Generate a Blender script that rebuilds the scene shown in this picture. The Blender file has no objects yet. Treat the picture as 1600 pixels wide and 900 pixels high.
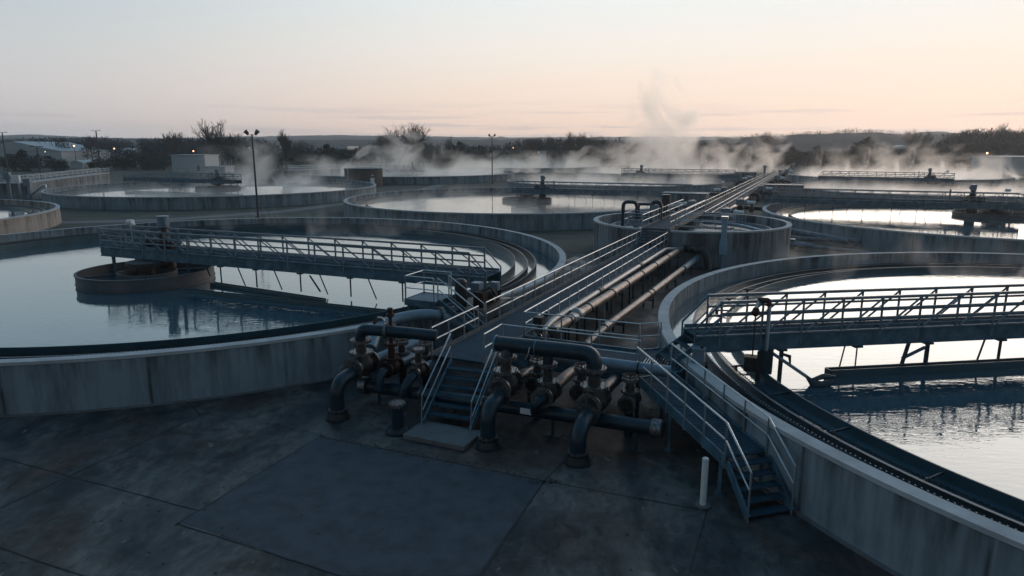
import bpy, bmesh, math, random
from mathutils import Vector, Matrix, noise as mnoise
random.seed(7)
SC = bpy.context.scene
COL = SC.collection
R = math.radians

# ------------------------------------------------------------------ camera
CAM_H, FPX, PITCH = 9.4, 1055.0, math.atan(221 / 1055.0)
cd = bpy.data.cameras.new('camera'); cam = bpy.data.objects.new('camera', cd); COL.objects.link(cam)
cam.location = (0, 0, CAM_H); cam.rotation_euler = (R(90) - PITCH, 0, 0)
cd.sensor_width = 36; cd.lens = 36 * FPX / 1600; cd.clip_start = 0.1; cd.clip_end = 9000
SC.camera = cam

# ------------------------------------------------------------------ sky, sun, exposure
SUN_AZ, SUN_EL = R(38), R(4)          # azimuth measured from the view direction to the right
def lin(c):
    return tuple((x / 255 / 12.92) if x / 255 <= .04045 else ((x / 255 + .055) / 1.055) ** 2.4 for x in c)
w = bpy.data.worlds.new('World'); SC.world = w; w.use_nodes = True
nt = w.node_tree; nt.nodes.clear(); N = nt.nodes.new; L = nt.links.new
def wramp(stops):
    r = N('ShaderNodeValToRGB'); e = r.color_ramp.elements
    while len(e) < len(stops): e.new(.5)
    for i, (p, c) in enumerate(stops):
        e[i].position = p; e[i].color = (*lin(c), 1)
    return r
def wmath(op, a, b=None, clamp=False):
    m = N('ShaderNodeMath'); m.operation = op; m.use_clamp = clamp
    for i, x in enumerate((a, b)):
        if x is None: continue
        if isinstance(x, (int, float)): m.inputs[i].default_value = x
        else: L(x, m.inputs[i])
    return m.outputs[0]
tc = N('ShaderNodeTexCoord'); sx = N('ShaderNodeSeparateXYZ'); L(tc.outputs['Generated'], sx.inputs[0])
zz = wmath('MAXIMUM', sx.outputs['Z'], 0.0)
left = wramp([(0, (182, 188, 196)), (.03, (200, 196, 197)), (.075, (203, 201, 202)), (.12, (198, 202, 204)), (.2, (182, 198, 206)), (.33, (142, 174, 194)), (.6, (100, 142, 172)), (1, (86, 130, 164))])
right = wramp([(0, (247, 212, 192)), (.028, (252, 220, 200)), (.07, (251, 228, 210)), (.13, (245, 236, 226)), (.2, (235, 239, 238)), (.33, (186, 208, 220)), (.6, (132, 164, 188)), (1, (86, 130, 164))])
L(zz, left.inputs[0]); L(zz, right.inputs[0])
# how far towards the dawn (right) the direction points
az = wmath('ADD', wmath('MULTIPLY', sx.outputs['X'], math.sin(R(40))), wmath('MULTIPLY', sx.outputs['Y'], math.cos(R(40))))
hyp = wmath('SQRT', wmath('ADD', wmath('MULTIPLY', sx.outputs['X'], sx.outputs['X']), wmath('MULTIPLY', sx.outputs['Y'], sx.outputs['Y'])))
azn = wmath('DIVIDE', az, wmath('MAXIMUM', hyp, .05))
mr = N('ShaderNodeMapRange'); mr.inputs['From Min'].default_value = .15; mr.inputs['From Max'].default_value = .9
mr.interpolation_type = 'SMOOTHSTEP'; L(azn, mr.inputs['Value'])
mx = N('ShaderNodeMix'); mx.data_type = 'RGBA'; L(mr.outputs[0], mx.inputs[0]); L(left.outputs[0], mx.inputs[6]); L(right.outputs[0], mx.inputs[7])
# thin dawn clouds: long streaks low over the horizon
mp = N('ShaderNodeMapping'); mp.inputs['Scale'].default_value = (2.6, 2.6, 62); L(tc.outputs['Generated'], mp.inputs[0])
nz = N('ShaderNodeTexNoise'); nz.inputs['Scale'].default_value = 1.5; nz.inputs['Detail'].default_value = 6; nz.inputs['Roughness'].default_value = .55; L(mp.outputs[0], nz.inputs['Vector'])
cl = N('ShaderNodeMapRange'); cl.inputs['From Min'].default_value = .5; cl.inputs['From Max'].default_value = .58; L(nz.outputs[0], cl.inputs['Value'])
lo = N('ShaderNodeMapRange'); lo.inputs['From Min'].default_value = .065; lo.inputs['From Max'].default_value = .035; L(zz, lo.inputs['Value'])
cf = wmath('MULTIPLY', wmath('MULTIPLY', cl.outputs[0], lo.outputs[0]), .55)
mc = N('ShaderNodeMix'); mc.data_type = 'RGBA'; L(cf, mc.inputs[0]); L(mx.outputs[2], mc.inputs[6]); mc.inputs[7].default_value = (*lin((196, 186, 188)), 1)
# the sky behind the camera, away from the dawn, is still night-blue
bk = N('ShaderNodeMapRange'); bk.interpolation_type = 'SMOOTHSTEP'; bk.inputs['From Min'].default_value = -1; bk.inputs['From Max'].default_value = .45
bk.inputs['To Min'].default_value = .46; bk.inputs['To Max'].default_value = 1; L(sx.outputs['Y'], bk.inputs['Value'])
mb = N('ShaderNodeMix'); mb.data_type = 'RGBA'; mb.blend_type = 'MULTIPLY'; mb.inputs[0].default_value = 1; L(mc.outputs[2], mb.inputs[6]); L(bk.outputs[0], mb.inputs[7])
ns = N('ShaderNodeTexSky'); ns.sky_type = 'NISHITA'; ns.sun_disc = False; ns.sun_elevation = SUN_EL; ns.sun_rotation = SUN_AZ
bg1 = N('ShaderNodeBackground'); bg1.inputs[1].default_value = 1.06; L(mb.outputs[2], bg1.inputs[0])
bg2 = N('ShaderNodeBackground'); bg2.inputs[1].default_value = .0015; L(ns.outputs[0], bg2.inputs[0])
ad = N('ShaderNodeAddShader'); L(bg1.outputs[0], ad.inputs[0]); L(bg2.outputs[0], ad.inputs[1])
wo = N('ShaderNodeOutputWorld'); L(ad.outputs[0], wo.inputs[0])
sl = bpy.data.lights.new('sun', 'SUN'); sl.energy = 1.25; sl.angle = R(48); sl.color = (1, .80, .66)
so = bpy.data.objects.new('sun', sl); COL.objects.link(so)
sd = Vector((math.sin(SUN_AZ) * math.cos(SUN_EL), math.cos(SUN_AZ) * math.cos(SUN_EL), math.sin(SUN_EL)))
so.rotation_euler = sd.to_track_quat('Z', 'Y').to_euler(); so.location = (120, 150, 60)
vs = SC.view_settings; vs.view_transform = 'Standard'; vs.look = 'None'; vs.exposure = 0; vs.gamma = 1; vs.use_curve_mapping = False
cy = SC.cycles; cy.max_bounces = 16; cy.diffuse_bounces = 2; cy.glossy_bounces = 3; cy.volume_bounces = 14; cy.transparent_max_bounces = 12
cy.volume_max_steps = 96; cy.volume_step_rate = 1.0; cy.use_denoising = True; cy.caustics_reflective = False; cy.caustics_refractive = False

# ------------------------------------------------------------------ materials
def mat(name, base, rough=.6, metal=0., var=.25, scale=3., bump=.0, bscale=20., dark=None, spec=.5, coord='Object', stretch=(1, 1, 1)):
    m = bpy.data.materials.new(name); m.use_nodes = True; t = m.node_tree; p = t.nodes['Principled BSDF']
    n = t.nodes.new; l = t.links.new
    c = n('ShaderNodeTexCoord'); mpp = n('ShaderNodeMapping'); mpp.inputs['Scale'].default_value = stretch; l(c.outputs[coord], mpp.inputs[0])
    z = n('ShaderNodeTexNoise'); z.inputs['Scale'].default_value = scale; z.inputs['Detail'].default_value = 6; z.inputs['Roughness'].default_value = .6
    l(mpp.outputs[0], z.inputs['Vector'])
    r = n('ShaderNodeValToRGB'); e = r.color_ramp.elements; e[0].position = .3; e[1].position = .72
    d = dark or tuple(x * (1 - var) for x in base)
    e[0].color = (*d, 1); e[1].color = (*(min(1, x * (1 + var * .5)) for x in base), 1)
    l(z.outputs[0], r.inputs[0]); l(r.outputs[0], p.inputs['Base Color'])
    p.inputs['Roughness'].default_value = rough; p.inputs['Metallic'].default_value = metal; p.inputs['Specular IOR Level'].default_value = spec
    if bump:
        b = n('ShaderNodeBump'); b.inputs['Strength'].default_value = bump; b.inputs['Distance'].default_value = .03
        z2 = n('ShaderNodeTexNoise'); z2.inputs['Scale'].default_value = bscale; z2.inputs['Detail'].default_value = 4; l(c.outputs[coord], z2.inputs['Vector'])
        l(z2.outputs[0], b.inputs['Height']); l(b.outputs[0], p.inputs['Normal'])
    m['p'] = 1
    return m
M = {}
M['rail_steel'] = mat('weathered_blue_rail_steel', (.15, .20, .235), .42, .25, .3, 1.6, spec=.4)
M['steel'] = mat('blue_grey_painted_steel', (.078, .150, .195), .5, .0, .5, 1.8, .2, 30, spec=.3, dark=(.03, .065, .09))
M['steel_dark'] = mat('dark_painted_steel', (.03, .055, .07), .55, .3, .4, 2)
M['galv'] = mat('galvanised_rail', (.42, .47, .5), .28, .75, .2, 3)
M['edge'] = mat('dull_edge_steel', (.11, .12, .13), .6, .2, .35, 2)
M['pipe'] = mat('dark_blue_pipe_paint', (.011, .030, .044), .36, .0, .5, 3, .25, 16, spec=.4)
M['pipe_grey'] = mat('grey_blue_pipe_paint', (.16, .22, .27), .42, .2, .3, 2)
M['jacket'] = mat('weathered_pipe_jacket', (.25, .205, .18), .42, .45, .45, 1.6, .15, 18, dark=(.13, .10, .085))
M['jacket_grey'] = mat('pale_pipe_jacket', (.36, .35, .34), .4, .35, .3, 2)
M['band'] = mat('black_pipe_clamp', (.02, .024, .028), .5, .3, .2, 3)
M['flange'] = mat('worn_bolted_flange', (.22, .22, .22), .3, .75, .6, 12, .4, 40, dark=(.03, .027, .026))
M['rust'] = mat('rusty_red_valve', (.045, .017, .013), .65, .3, .5, 9, .3, 30)
M['valve'] = mat('dark_cast_valve', (.05, .05, .052), .45, .5, .6, 7, .4, 30, dark=(.02, .016, .014))
M['grating'] = mat('steel_grating', (.036, .068, .094), .8, .0, .35, 3, .3, 40, spec=.1)
M['launder'] = mat('dark_wet_launder', (.045, .06, .068), .35, .1, .5, 1.5, .2, 12)
M['trough_edge'] = mat('lit_trough_edge', (.17, .18, .19), .5, 0, .3, 2)  # lit tops of the trough walls: light painted in as a paler colour
M['rim'] = mat('pale_concrete_coping', (.40, .41, .42), .8, 0, .25, 1.3, .25, 25)
M['baffle'] = mat('teal_scum_baffle', (.03, .075, .095), .45, .1, .35, 1)
M['drum'] = mat('stained_feedwell_steel', (.115, .10, .095), .6, .1, .5, .5, .2, 12, dark=(.045, .07, .085), stretch=(1, 1, .3))
M['white'] = mat('white_paint', (.72, .73, .72), .45, 0, .08, 4)
M['bollard'] = mat('bollard_paint', (.62, .62, .6), .5, 0, .12, 5)
M['grass'] = mat('dull_winter_grass', (.058, .062, .045), .95, 0, .6, .35, .6, 9, dark=(.022, .03, .026))
M['path'] = mat('grey_path', (.15, .15, .15), .9, 0, .25, .8)
M['joint'] = mat('tarred_joint', (.012, .012, .013), .8)
M['patch'] = mat('dark_asphalt_patch', (.042, .055, .070), .75, 0, .4, 1.6, .4, 40, dark=(.018, .025, .033))
M['slab'] = mat('concrete_step_slab', (.13, .13, .135), .75, 0, .3, 2, .2, 25)
M['bark'] = mat('winter_bark', (.055, .047, .045), .9, 0, .3, 3)
M['twig'] = mat('bare_twigs', (.05, .046, .05), .9, 0, .3, 3)
M['evergreen'] = mat('dark_evergreen', (.018, .032, .026), .9, 0, .6, .6)
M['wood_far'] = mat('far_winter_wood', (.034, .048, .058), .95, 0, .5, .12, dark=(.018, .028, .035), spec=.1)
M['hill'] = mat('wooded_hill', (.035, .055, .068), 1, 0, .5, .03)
M['shed'] = mat('pale_sheet_metal', (.42, .45, .47), .6, .1, .12, 1)
M['shed_roof'] = mat('grey_sheet_roof', (.34, .37, .39), .5, .2, .15, .6)
M['shed_dark'] = mat('dark_door', (.03, .035, .04), .7)  # one dark tone for the building doors
M['brick'] = mat('brown_ribbed_cladding', (.13, .11, .10), .7, 0, .35, 1, stretch=(6, 6, .2))
M['pole'] = mat('dark_lamp_post', (.045, .05, .055), .5, .4, .2, 2)
M['downpipe'] = mat('pale_blue_duct_paint', (.22, .33, .42), .5, .1, .25, 2)
M['litter'] = mat('dead_leaf_litter', (.10, .08, .065), .9)
M['wire'] = mat('fence_wire', (.12, .13, .14), .6, .4, .2, 2)

def water_mat(name, deep, wave=.05, scale=3.2):
    m = bpy.data.materials.new(name); m.use_nodes = True; t = m.node_tree; t.nodes.clear(); n = t.nodes.new; l = t.links.new
    c = n('ShaderNodeTexCoord'); mp = n('ShaderNodeMapping'); mp.inputs['Scale'].default_value = (.55, 1.7, 1); mp.inputs['Rotation'].default_value = (0, 0, R(12)); l(c.outputs['Object'], mp.inputs[0])
    a = n('ShaderNodeTexNoise'); a.inputs['Scale'].default_value = scale; a.inputs['Detail'].default_value = 3; a.inputs['Distortion'].default_value = .5; l(mp.outputs[0], a.inputs[0])
    a2 = n('ShaderNodeTexNoise'); a2.inputs['Scale'].default_value = .22; a2.inputs['Detail'].default_value = 3; l(c.outputs['Object'], a2.inputs[0])
    mm = n('ShaderNodeMapRange'); mm.inputs['From Min'].default_value = .35; mm.inputs['From Max'].default_value = .65; mm.inputs['To Min'].default_value = .25; l(a2.outputs[0], mm.inputs[0])
    mu = n('ShaderNodeMath'); mu.operation = 'MULTIPLY'; l(a.outputs[0], mu.inputs[0]); l(mm.outputs[0], mu.inputs[1])
    b = n('ShaderNodeBump'); b.inputs['Strength'].default_value = 1; b.inputs['Distance'].default_value = wave; l(mu.outputs[0], b.inputs['Height'])
    g = n('ShaderNodeBsdfGlossy'); g.inputs['Roughness'].default_value = .02; g.inputs['Color'].default_value = (.90, .97, 1, 1); l(b.outputs[0], g.inputs['Normal'])
    d = n('ShaderNodeBsdfDiffuse'); d.inputs['Color'].default_value = (*deep, 1)
    f = n('ShaderNodeFresnel'); f.inputs['IOR'].default_value = 1.6; l(b.outputs[0], f.inputs['Normal'])
    pw = n('ShaderNodeMath'); pw.operation = 'POWER'; pw.inputs[1].default_value = .74; l(f.outputs[0], pw.inputs[0])
    x = n('ShaderNodeMixShader'); l(pw.outputs[0], x.inputs[0]); l(d.outputs[0], x.inputs[1]); l(g.outputs[0], x.inputs[2])
    o = n('ShaderNodeOutputMaterial'); l(x.outputs[0], o.inputs[0])
    return m
M['water'] = water_mat('still_murky_water', (.04, .085, .11), .009, 3.0)
M['water_calm'] = water_mat('calm_far_water', (.06, .10, .12), .0022, 2.0)
M['water_mid'] = water_mat('lightly_rippled_water', (.06, .10, .12), .0085, 2.6)
M['water_rough'] = water_mat('churned_channel_water', (.05, .075, .085), .09, 9)

def concrete_wall(name, base, joint_step):
    """cast concrete: vertical runs and stains, formwork joints; object space, z up"""
    m = bpy.data.materials.new(name); m.use_nodes = True; t = m.node_tree; p = t.nodes['Principled BSDF']; n = t.nodes.new; l = t.links.new
    def mth(op, a, b=None, clamp=False):
        q = n('ShaderNodeMath'); q.operation = op; q.use_clamp = clamp
        for i, v in enumerate((a, b)):
            if v is None: continue
            if isinstance(v, (int, float)): q.inputs[i].default_value = v
            else: l(v, q.inputs[i])
        return q.outputs[0]
    c = n('ShaderNodeTexCoord'); s = n('ShaderNodeSeparateXYZ'); l(c.outputs['Object'], s.inputs[0])
    def nse(sc, st, det=5, rough=.6):
        mp = n('ShaderNodeMapping'); mp.inputs['Scale'].default_value = st; l(c.outputs['Object'], mp.inputs[0])
        q = n('ShaderNodeTexNoise'); q.inputs['Scale'].default_value = sc; q.inputs['Detail'].default_value = det; q.inputs['Roughness'].default_value = rough; l(mp.outputs[0], q.inputs[0]); return q.outputs[0]
    streak = nse(.9, (1, 1, .07), 5, .62); fine = nse(5, (1, 1, .2), 3); blot = nse(.8, (1, 1, 1), 6); pit = nse(18, (1, 1, 1), 2)
    sm = n('ShaderNodeMapRange'); sm.inputs['From Min'].default_value = .3; sm.inputs['From Max'].default_value = .62; l(streak, sm.inputs[0])
    v = mth('ADD', mth('MULTIPLY', sm.outputs[0], .6), mth('ADD', mth('MULTIPLY', fine, .5), mth('MULTIPLY', blot, .45)))
    # run-off stain under the coping
    zt = n('ShaderNodeMapRange'); zt.inputs['From Min'].default_value = 1.0; zt.inputs['From Max'].default_value = 1.95; zt.inputs['To Min'].default_value = 0; zt.inputs['To Max'].default_value = 1; l(s.outputs['Z'], zt.inputs[0])
    runs = nse(2.6, (1, 1, .03), 3)
    rm = n('ShaderNodeMapRange'); rm.inputs['From Min'].default_value = .42; rm.inputs['From Max'].default_value = .6; l(runs, rm.inputs[0])
    v = mth('SUBTRACT', v, mth('MULTIPLY', mth('MULTIPLY', zt.outputs[0], rm.outputs[0]), .38))
    # formwork joints
    ang = mth('ARCTAN2', s.outputs['Y'], s.outputs['X'])
    k = mth('FRACT', mth('MULTIPLY', ang, joint_step))
    jm = n('ShaderNodeMapRange'); jm.inputs['From Min'].default_value = .0; jm.inputs['From Max'].default_value = .018; l(mth('ABSOLUTE', mth('SUBTRACT', k, .5)), jm.inputs[0])
    wob = n('ShaderNodeMapRange'); wob.inputs['From Min'].default_value = .4; wob.inputs['From Max'].default_value = .6; l(blot, wob.inputs[0])
    jj = mth('MAXIMUM', jm.outputs[0], mth('MULTIPLY', wob.outputs[0], .7))
    r = n('ShaderNodeValToRGB'); e = r.color_ramp.elements; e[0].position = .3; e[1].position = 1.0
    e[0].color = (*(x * .2 for x in base), 1); e[1].color = (*(x * 1.15 for x in base), 1); l(v, r.inputs[0])
    mxx = n('ShaderNodeMix'); mxx.data_type = 'RGBA'; mxx.blend_type = 'MULTIPLY'; mxx.inputs[0].default_value = .75; l(r.outputs[0], mxx.inputs[6]); l(jj, mxx.inputs[7])
    l(mxx.outputs[2], p.inputs['Base Color']); p.inputs['Roughness'].default_value = .8
    b = n('ShaderNodeBump'); b.inputs['Strength'].default_value = .35; b.inputs['Distance'].default_value = .02; l(mth('ADD', mth('MULTIPLY', pit, .5), v), b.inputs['Height']); l(b.outputs[0], p.inputs['Normal'])
    return m
M['wall'] = concrete_wall('cast_concrete_wall', (.185, .225, .25), 5.2)
M['wall_warm'] = concrete_wall('warm_lit_concrete_wall', (.29, .26, .235), 5.2)  # warm low light on the tank wall, put into the concrete colour
M['wall_small'] = concrete_wall('small_tank_concrete', (.19, .21, .23), 2.2)

def pad_mat():
    m = bpy.data.materials.new('stained_concrete_pad'); m.use_nodes = True; t = m.node_tree; p = t.nodes['Principled BSDF']; n = t.nodes.new; l = t.links.new
    c = n('ShaderNodeTexCoord')
    def nse(sc, det=6, st=(1, 1, 1), dist=0):
        mp = n('ShaderNodeMapping'); mp.inputs['Scale'].default_value = st; mp.inputs['Rotation'].default_value = (0, 0, R(-24)); l(c.outputs['Object'], mp.inputs[0])
        q = n('ShaderNodeTexNoise'); q.inputs['Scale'].default_value = sc; q.inputs['Detail'].default_value = det; q.inputs['Distortion'].default_value = dist; q.inputs['Roughness'].default_value = .62; l(mp.outputs[0], q.inputs[0]); return q.outputs[0]
    r = n('ShaderNodeValToRGB'); e = r.color_ramp.elements; e[0].position = .40; e[0].color = (.014, .019, .024, 1); e[1].position = .6; e[1].color = (.086, .08, .076, 1)
    e.new(.5).color = (.045, .045, .047, 1); l(nse(.32, 8, (1, .6, 1), 1.2), r.inputs[0])
    rb = n('ShaderNodeMapRange'); rb.inputs['From Min'].default_value = .52; rb.inputs['From Max'].default_value = .64; l(nse(.17, 6, (1, 1, 1), .8), rb.inputs[0])
    mr_ = n('ShaderNodeMix'); mr_.data_type = 'RGBA'; l(rb.outputs[0], mr_.inputs[0]); l(r.outputs[0], mr_.inputs[6]); mr_.inputs[7].default_value = (.042, .027, .021, 1)
    sp = n('ShaderNodeMapRange'); sp.inputs['From Min'].default_value = .66; sp.inputs['From Max'].default_value = .72; l(nse(2.2, 5, (1, .5, 1), .4), sp.inputs[0])
    ms = n('ShaderNodeMix'); ms.data_type = 'RGBA'; l(sp.outputs[0], ms.inputs[0]); l(mr_.outputs[2], ms.inputs[6]); ms.inputs[7].default_value = (.17, .18, .19, 1)
    r2 = n('ShaderNodeValToRGB'); e = r2.color_ramp.elements; e[0].position = .35; e[0].color = (.4, .4, .4, 1); e[1].position = .68; e[1].color = (1.45, 1.45, 1.45, 1); l(nse(2.6, 12, (1, .7, 1), .8), r2.inputs[0])
    mx = n('ShaderNodeMix'); mx.data_type = 'RGBA'; mx.blend_type = 'MULTIPLY'; mx.inputs[0].default_value = 1; l(ms.outputs[2], mx.inputs[6]); l(r2.outputs[0], mx.inputs[7]); l(mx.outputs[2], p.inputs['Base Color'])
    rr = n('ShaderNodeMapRange'); rr.inputs['From Min'].default_value = .4; rr.inputs['From Max'].default_value = .6; rr.inputs['To Min'].default_value = .5; rr.inputs['To Max'].default_value = .85; l(nse(.4, 4, (1, .6, 1), .6), rr.inputs[0]); l(rr.outputs[0], p.inputs['Roughness'])
    b = n('ShaderNodeBump'); b.inputs['Strength'].default_value = .25; b.inputs['Distance'].default_value = .01; l(nse(22, 4), b.inputs['Height']); l(b.outputs[0], p.inputs['Normal'])
    return m
M['pad'] = pad_mat()
def lamp_mat(name, col, s):
    m = bpy.data.materials.new(name); m.use_nodes = True; p = m.node_tree.nodes['Principled BSDF']
    p.inputs['Emission Color'].default_value = (*col, 1); p.inputs['Emission Strength'].default_value = s; p.inputs['Base Color'].default_value = (.8, .7, .6, 1); return m
M['glow_warm'] = lamp_mat('lit_sodium_lamp', (1, .45, .22), 7)
M['glow_white'] = lamp_mat('lit_white_lamp', (1, .9, .8), 3)

# ------------------------------------------------------------------ frames and mesh builder
TH = R(24.24)
UX, UY = math.sin(TH), math.cos(TH)          # along the causeway
OX, OY = -2.3, 24.1
def W(v, u, z=0.):                            # causeway frame (right, along, up) -> world
    return Vector((OX + v * UY + u * UX, OY - v * UX + u * UY, z))
def WI(p): return p if isinstance(p, Vector) else Vector(p)
def ident(a, b, c=0.): return Vector((a, b, c))
MATX = {}
class MB:
    def __init__(s, f=ident): s.v = []; s.f = []; s.mi = []; s.sm = []; s.fr = f
    def P(s, p): return s.fr(*p)
    def add(s, vs, fs, mi=0, smooth=False):
        o = len(s.v); s.v += [tuple(x) for x in vs]
        for f in fs: s.f.append([o + i for i in f]); s.mi.append(mi); s.sm.append(smooth)
    def quad(s, pts, mi=0): s.add([s.P(p) for p in pts], [list(range(len(pts)))], mi)
    def box(s, a, b, mi=0):
        x0, y0, z0 = a; x1, y1, z1 = b
        if x0 > x1: x0, x1 = x1, x0
        if y0 > y1: y0, y1 = y1, y0
        if z0 > z1: z0, z1 = z1, z0
        c = [(x0, y0, z0), (x1, y0, z0), (x1, y1, z0), (x0, y1, z0), (x0, y0, z1), (x1, y0, z1), (x1, y1, z1), (x0, y1, z1)]
        s.add([s.P(p) for p in c], [(0, 3, 2, 1), (4, 5, 6, 7), (0, 1, 5, 4), (1, 2, 6, 5), (2, 3, 7, 6), (3, 0, 4, 7)], mi)
    def prism(s, poly, z0, z1, mi=0):
        n = len(poly)
        vs = [s.P((x, y, z0)) for x, y in poly] + [s.P((x, y, z1)) for x, y in poly]
        s.add(vs, [list(range(n))[::-1], list(range(n, 2 * n))] + [(i, (i + 1) % n, n + (i + 1) % n, n + i) for i in range(n)], mi)
    def bar(s, p, q, wd, h, mi=0, up=(0, 0, 1)):
        p = s.P(p); q = s.P(q); d = (q - p).normalized(); u = Vector(up)
        if abs(d.dot(u)) > .98: u = Vector((UX, UY, 0))
        sd = d.cross(u).normalized(); u = sd.cross(d).normalized()
        vs = [e + sd * (a * wd / 2) + u * (b * h / 2) for e in (p, q) for a, b in ((-1, -1), (1, -1), (1, 1), (-1, 1))]
        s.add(vs, [(0, 1, 2, 3), (7, 6, 5, 4), (0, 4, 5, 1), (1, 5, 6, 2), (2, 6, 7, 3), (3, 7, 4, 0)], mi)
    def tube(s, pts, r, n=8, mi=0, raw=False):
        pts = [p if raw else s.P(p) for p in pts]; k = len(pts); rr = r if isinstance(r, (list, tuple)) else [r] * k
        t0 = (pts[1] - pts[0]).normalized(); up = Vector((0, 0, 1)) if abs(t0.z) < .9 else Vector((1, 0, 0))
        a = t0.cross(up).normalized(); vs = []
        for i in range(k):
            if i == 0: t = t0
            elif i == k - 1: t = (pts[-1] - pts[-2]).normalized()
            else: t = ((pts[i] - pts[i - 1]).normalized() + (pts[i + 1] - pts[i]).normalized())
            t = t.normalized() if t.length > 1e-6 else t0
            a = (a - t * a.dot(t)); a = a.normalized() if a.length > 1e-6 else t.orthogonal().normalized()
            b = t.cross(a); sc = rr[i]
            vs += [pts[i] + (a * math.cos(2 * math.pi * j / n) + b * math.sin(2 * math.pi * j / n)) * sc for j in range(n)]
        fs = [(i * n + j, i * n + (j + 1) % n, (i + 1) * n + (j + 1) % n, (i + 1) * n + j) for i in range(k - 1) for j in range(n)]
        s.add(vs, fs, mi, True)
        s.add(vs[:n], [list(range(n))[::-1]], mi); s.add(vs[-n:], [list(range(n))], mi)
    def pipe(s, pts, r, br=None, n=14, mi=0, seg=6):
        """poly-line pipe with swept bends of radius br at the inner points"""
        pts = [s.P(p) for p in pts]; br = br or r * 2.2; out = [pts[0]]
        for i in range(1, len(pts) - 1):
            a, b, c = pts[i - 1], pts[i], pts[i + 1]; d1 = (a - b); d2 = (c - b)
            t = min(br, d1.length * .49, d2.length * .49); p = b + d1.normalized() * t; q = b + d2.normalized() * t
            for k in range(seg + 1):
                x = k / seg; out.append(p * (1 - x) ** 2 + b * 2 * x * (1 - x) + q * x * x)
        out.append(pts[-1]); s.tube(out, r, n, mi, raw=True)
    def cyl(s, p, q, r, n=14, mi=0, r2=None): s.tube([p, q], [r, r if r2 is None else r2], n, mi)
    def flange(s, p, q, r, mi=0, bolts=10):
        """bolted ring from p to q"""
        s.cyl(p, q, r, 18, mi); P0, Q0 = s.P(p), s.P(q); d = (Q0 - P0).normalized(); a = d.orthogonal().normalized(); b = d.cross(a)
        for k in range(bolts):
            an = 2 * math.pi * k / bolts; c = (a * math.cos(an) + b * math.sin(an)) * r * .84; e = d * .035
            s.tube([P0 + c - e, Q0 + c + e], .022, 5, mi, raw=True)
    def lathe(s, prof, c=(0, 0), n=96, mi=0, a0=0, a1=2 * math.pi, smooth=True, closed=True):
        full = abs(a1 - a0 - 2 * math.pi) < 1e-6; m = n if full else n + 1; k = len(prof)
        vs = [s.P((c[0] + r * math.cos(a0 + (a1 - a0) * i / n), c[1] + r * math.sin(a0 + (a1 - a0) * i / n), z)) for i in range(m) for r, z in prof]
        kk = k if closed else k - 1
        for j in range(kk):
            fs = [(i * k + j, ((i + 1) % m) * k + j, ((i + 1) % m) * k + (j + 1) % k, i * k + (j + 1) % k) for i in range(n)]
            s.add([vs[x] for f in fs for x in f], [(4 * q, 4 * q + 1, 4 * q + 2, 4 * q + 3) for q in range(len(fs))], (mi[j] if isinstance(mi, (list, tuple)) else mi), smooth)
    def disc(s, r, z, c=(0, 0), n=96, mi=0): s.add([s.P((c[0] + r * math.cos(2 * math.pi * i / n), c[1] + r * math.sin(2 * math.pi * i / n), z)) for i in range(n)], [list(range(n))], mi)
    def sphere(s, c, r, n=10, mi=0, zs=1.):
        c = s.P(c); vs = []; fs = []
        for i in range(n + 1):
            th = math.pi * i / n
            for j in range(n): vs.append(c + Vector((math.sin(th) * math.cos(2 * math.pi * j / n) * r, math.sin(th) * math.sin(2 * math.pi * j / n) * r, math.cos(th) * r * zs)))
        for i in range(n):
            for j in range(n): fs.append((i * n + j, (i + 1) * n + j, (i + 1) * n + (j + 1) % n, i * n + (j + 1) % n))
        s.add(vs, fs, mi, True)
    def build(s, name, mats, parent=None, label=None, loc=None):
        me = bpy.data.meshes.new(name)
        if parent is not None: inv = MATX[parent.name].inverted()
        elif loc is not None: inv = Matrix.Translation(loc).inverted()
        else: inv = Matrix.Identity(4)
        me.from_pydata([tuple(inv @ Vector(p)) for p in s.v], [], s.f)
        if not isinstance(mats, (list, tuple)): mats = [mats]
        for m in mats: me.materials.append(M[m] if isinstance(m, str) else m)
        me.polygons.foreach_set('material_index', s.mi); me.polygons.foreach_set('use_smooth', s.sm)
        bm = bmesh.new(); bm.from_mesh(me); bmesh.ops.remove_doubles(bm, verts=bm.verts, dist=1e-4); bmesh.ops.recalc_face_normals(bm, faces=bm.faces)
        if name == 'water':
            for fc in bm.faces:
                if fc.normal.z < 0: fc.normal_flip()
        bm.to_mesh(me); bm.free()
        try: me.set_sharp_from_angle(angle=R(35))
        except Exception: pass
        me.update()
        o = bpy.data.objects.new(name, me); COL.objects.link(o)
        if parent is not None: o.parent = parent; MATX[o.name] = MATX[parent.name]
        elif loc is not None: o.location = loc; MATX[o.name] = Matrix.Translation(loc)
        else: MATX[o.name] = Matrix.Identity(4)
        if label: o['label'] = label
        return o
def thing(name, label, cat, loc=(0, 0, 0), rotz=0., group=None):
    o = bpy.data.objects.new(name, None); COL.objects.link(o); o.location = loc; o.rotation_euler = (0, 0, rotz); o.empty_display_size = .2
    o['label'] = label; o['category'] = cat
    if group: o['group'] = group
    MATX[o.name] = Matrix.Translation(Vector(loc)) @ Matrix.Rotation(rotz, 4, 'Z'); return o
def tag(o, label, cat, group=None):
    o['label'] = label; o['category'] = cat
    if group: o['group'] = group
    return o
def struct(o, kind='structure', label=None):
    o['kind'] = kind
    if label: o['label'] = label
    return o
def children(o): return [c for c in COL.objects if c.parent == o]
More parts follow.
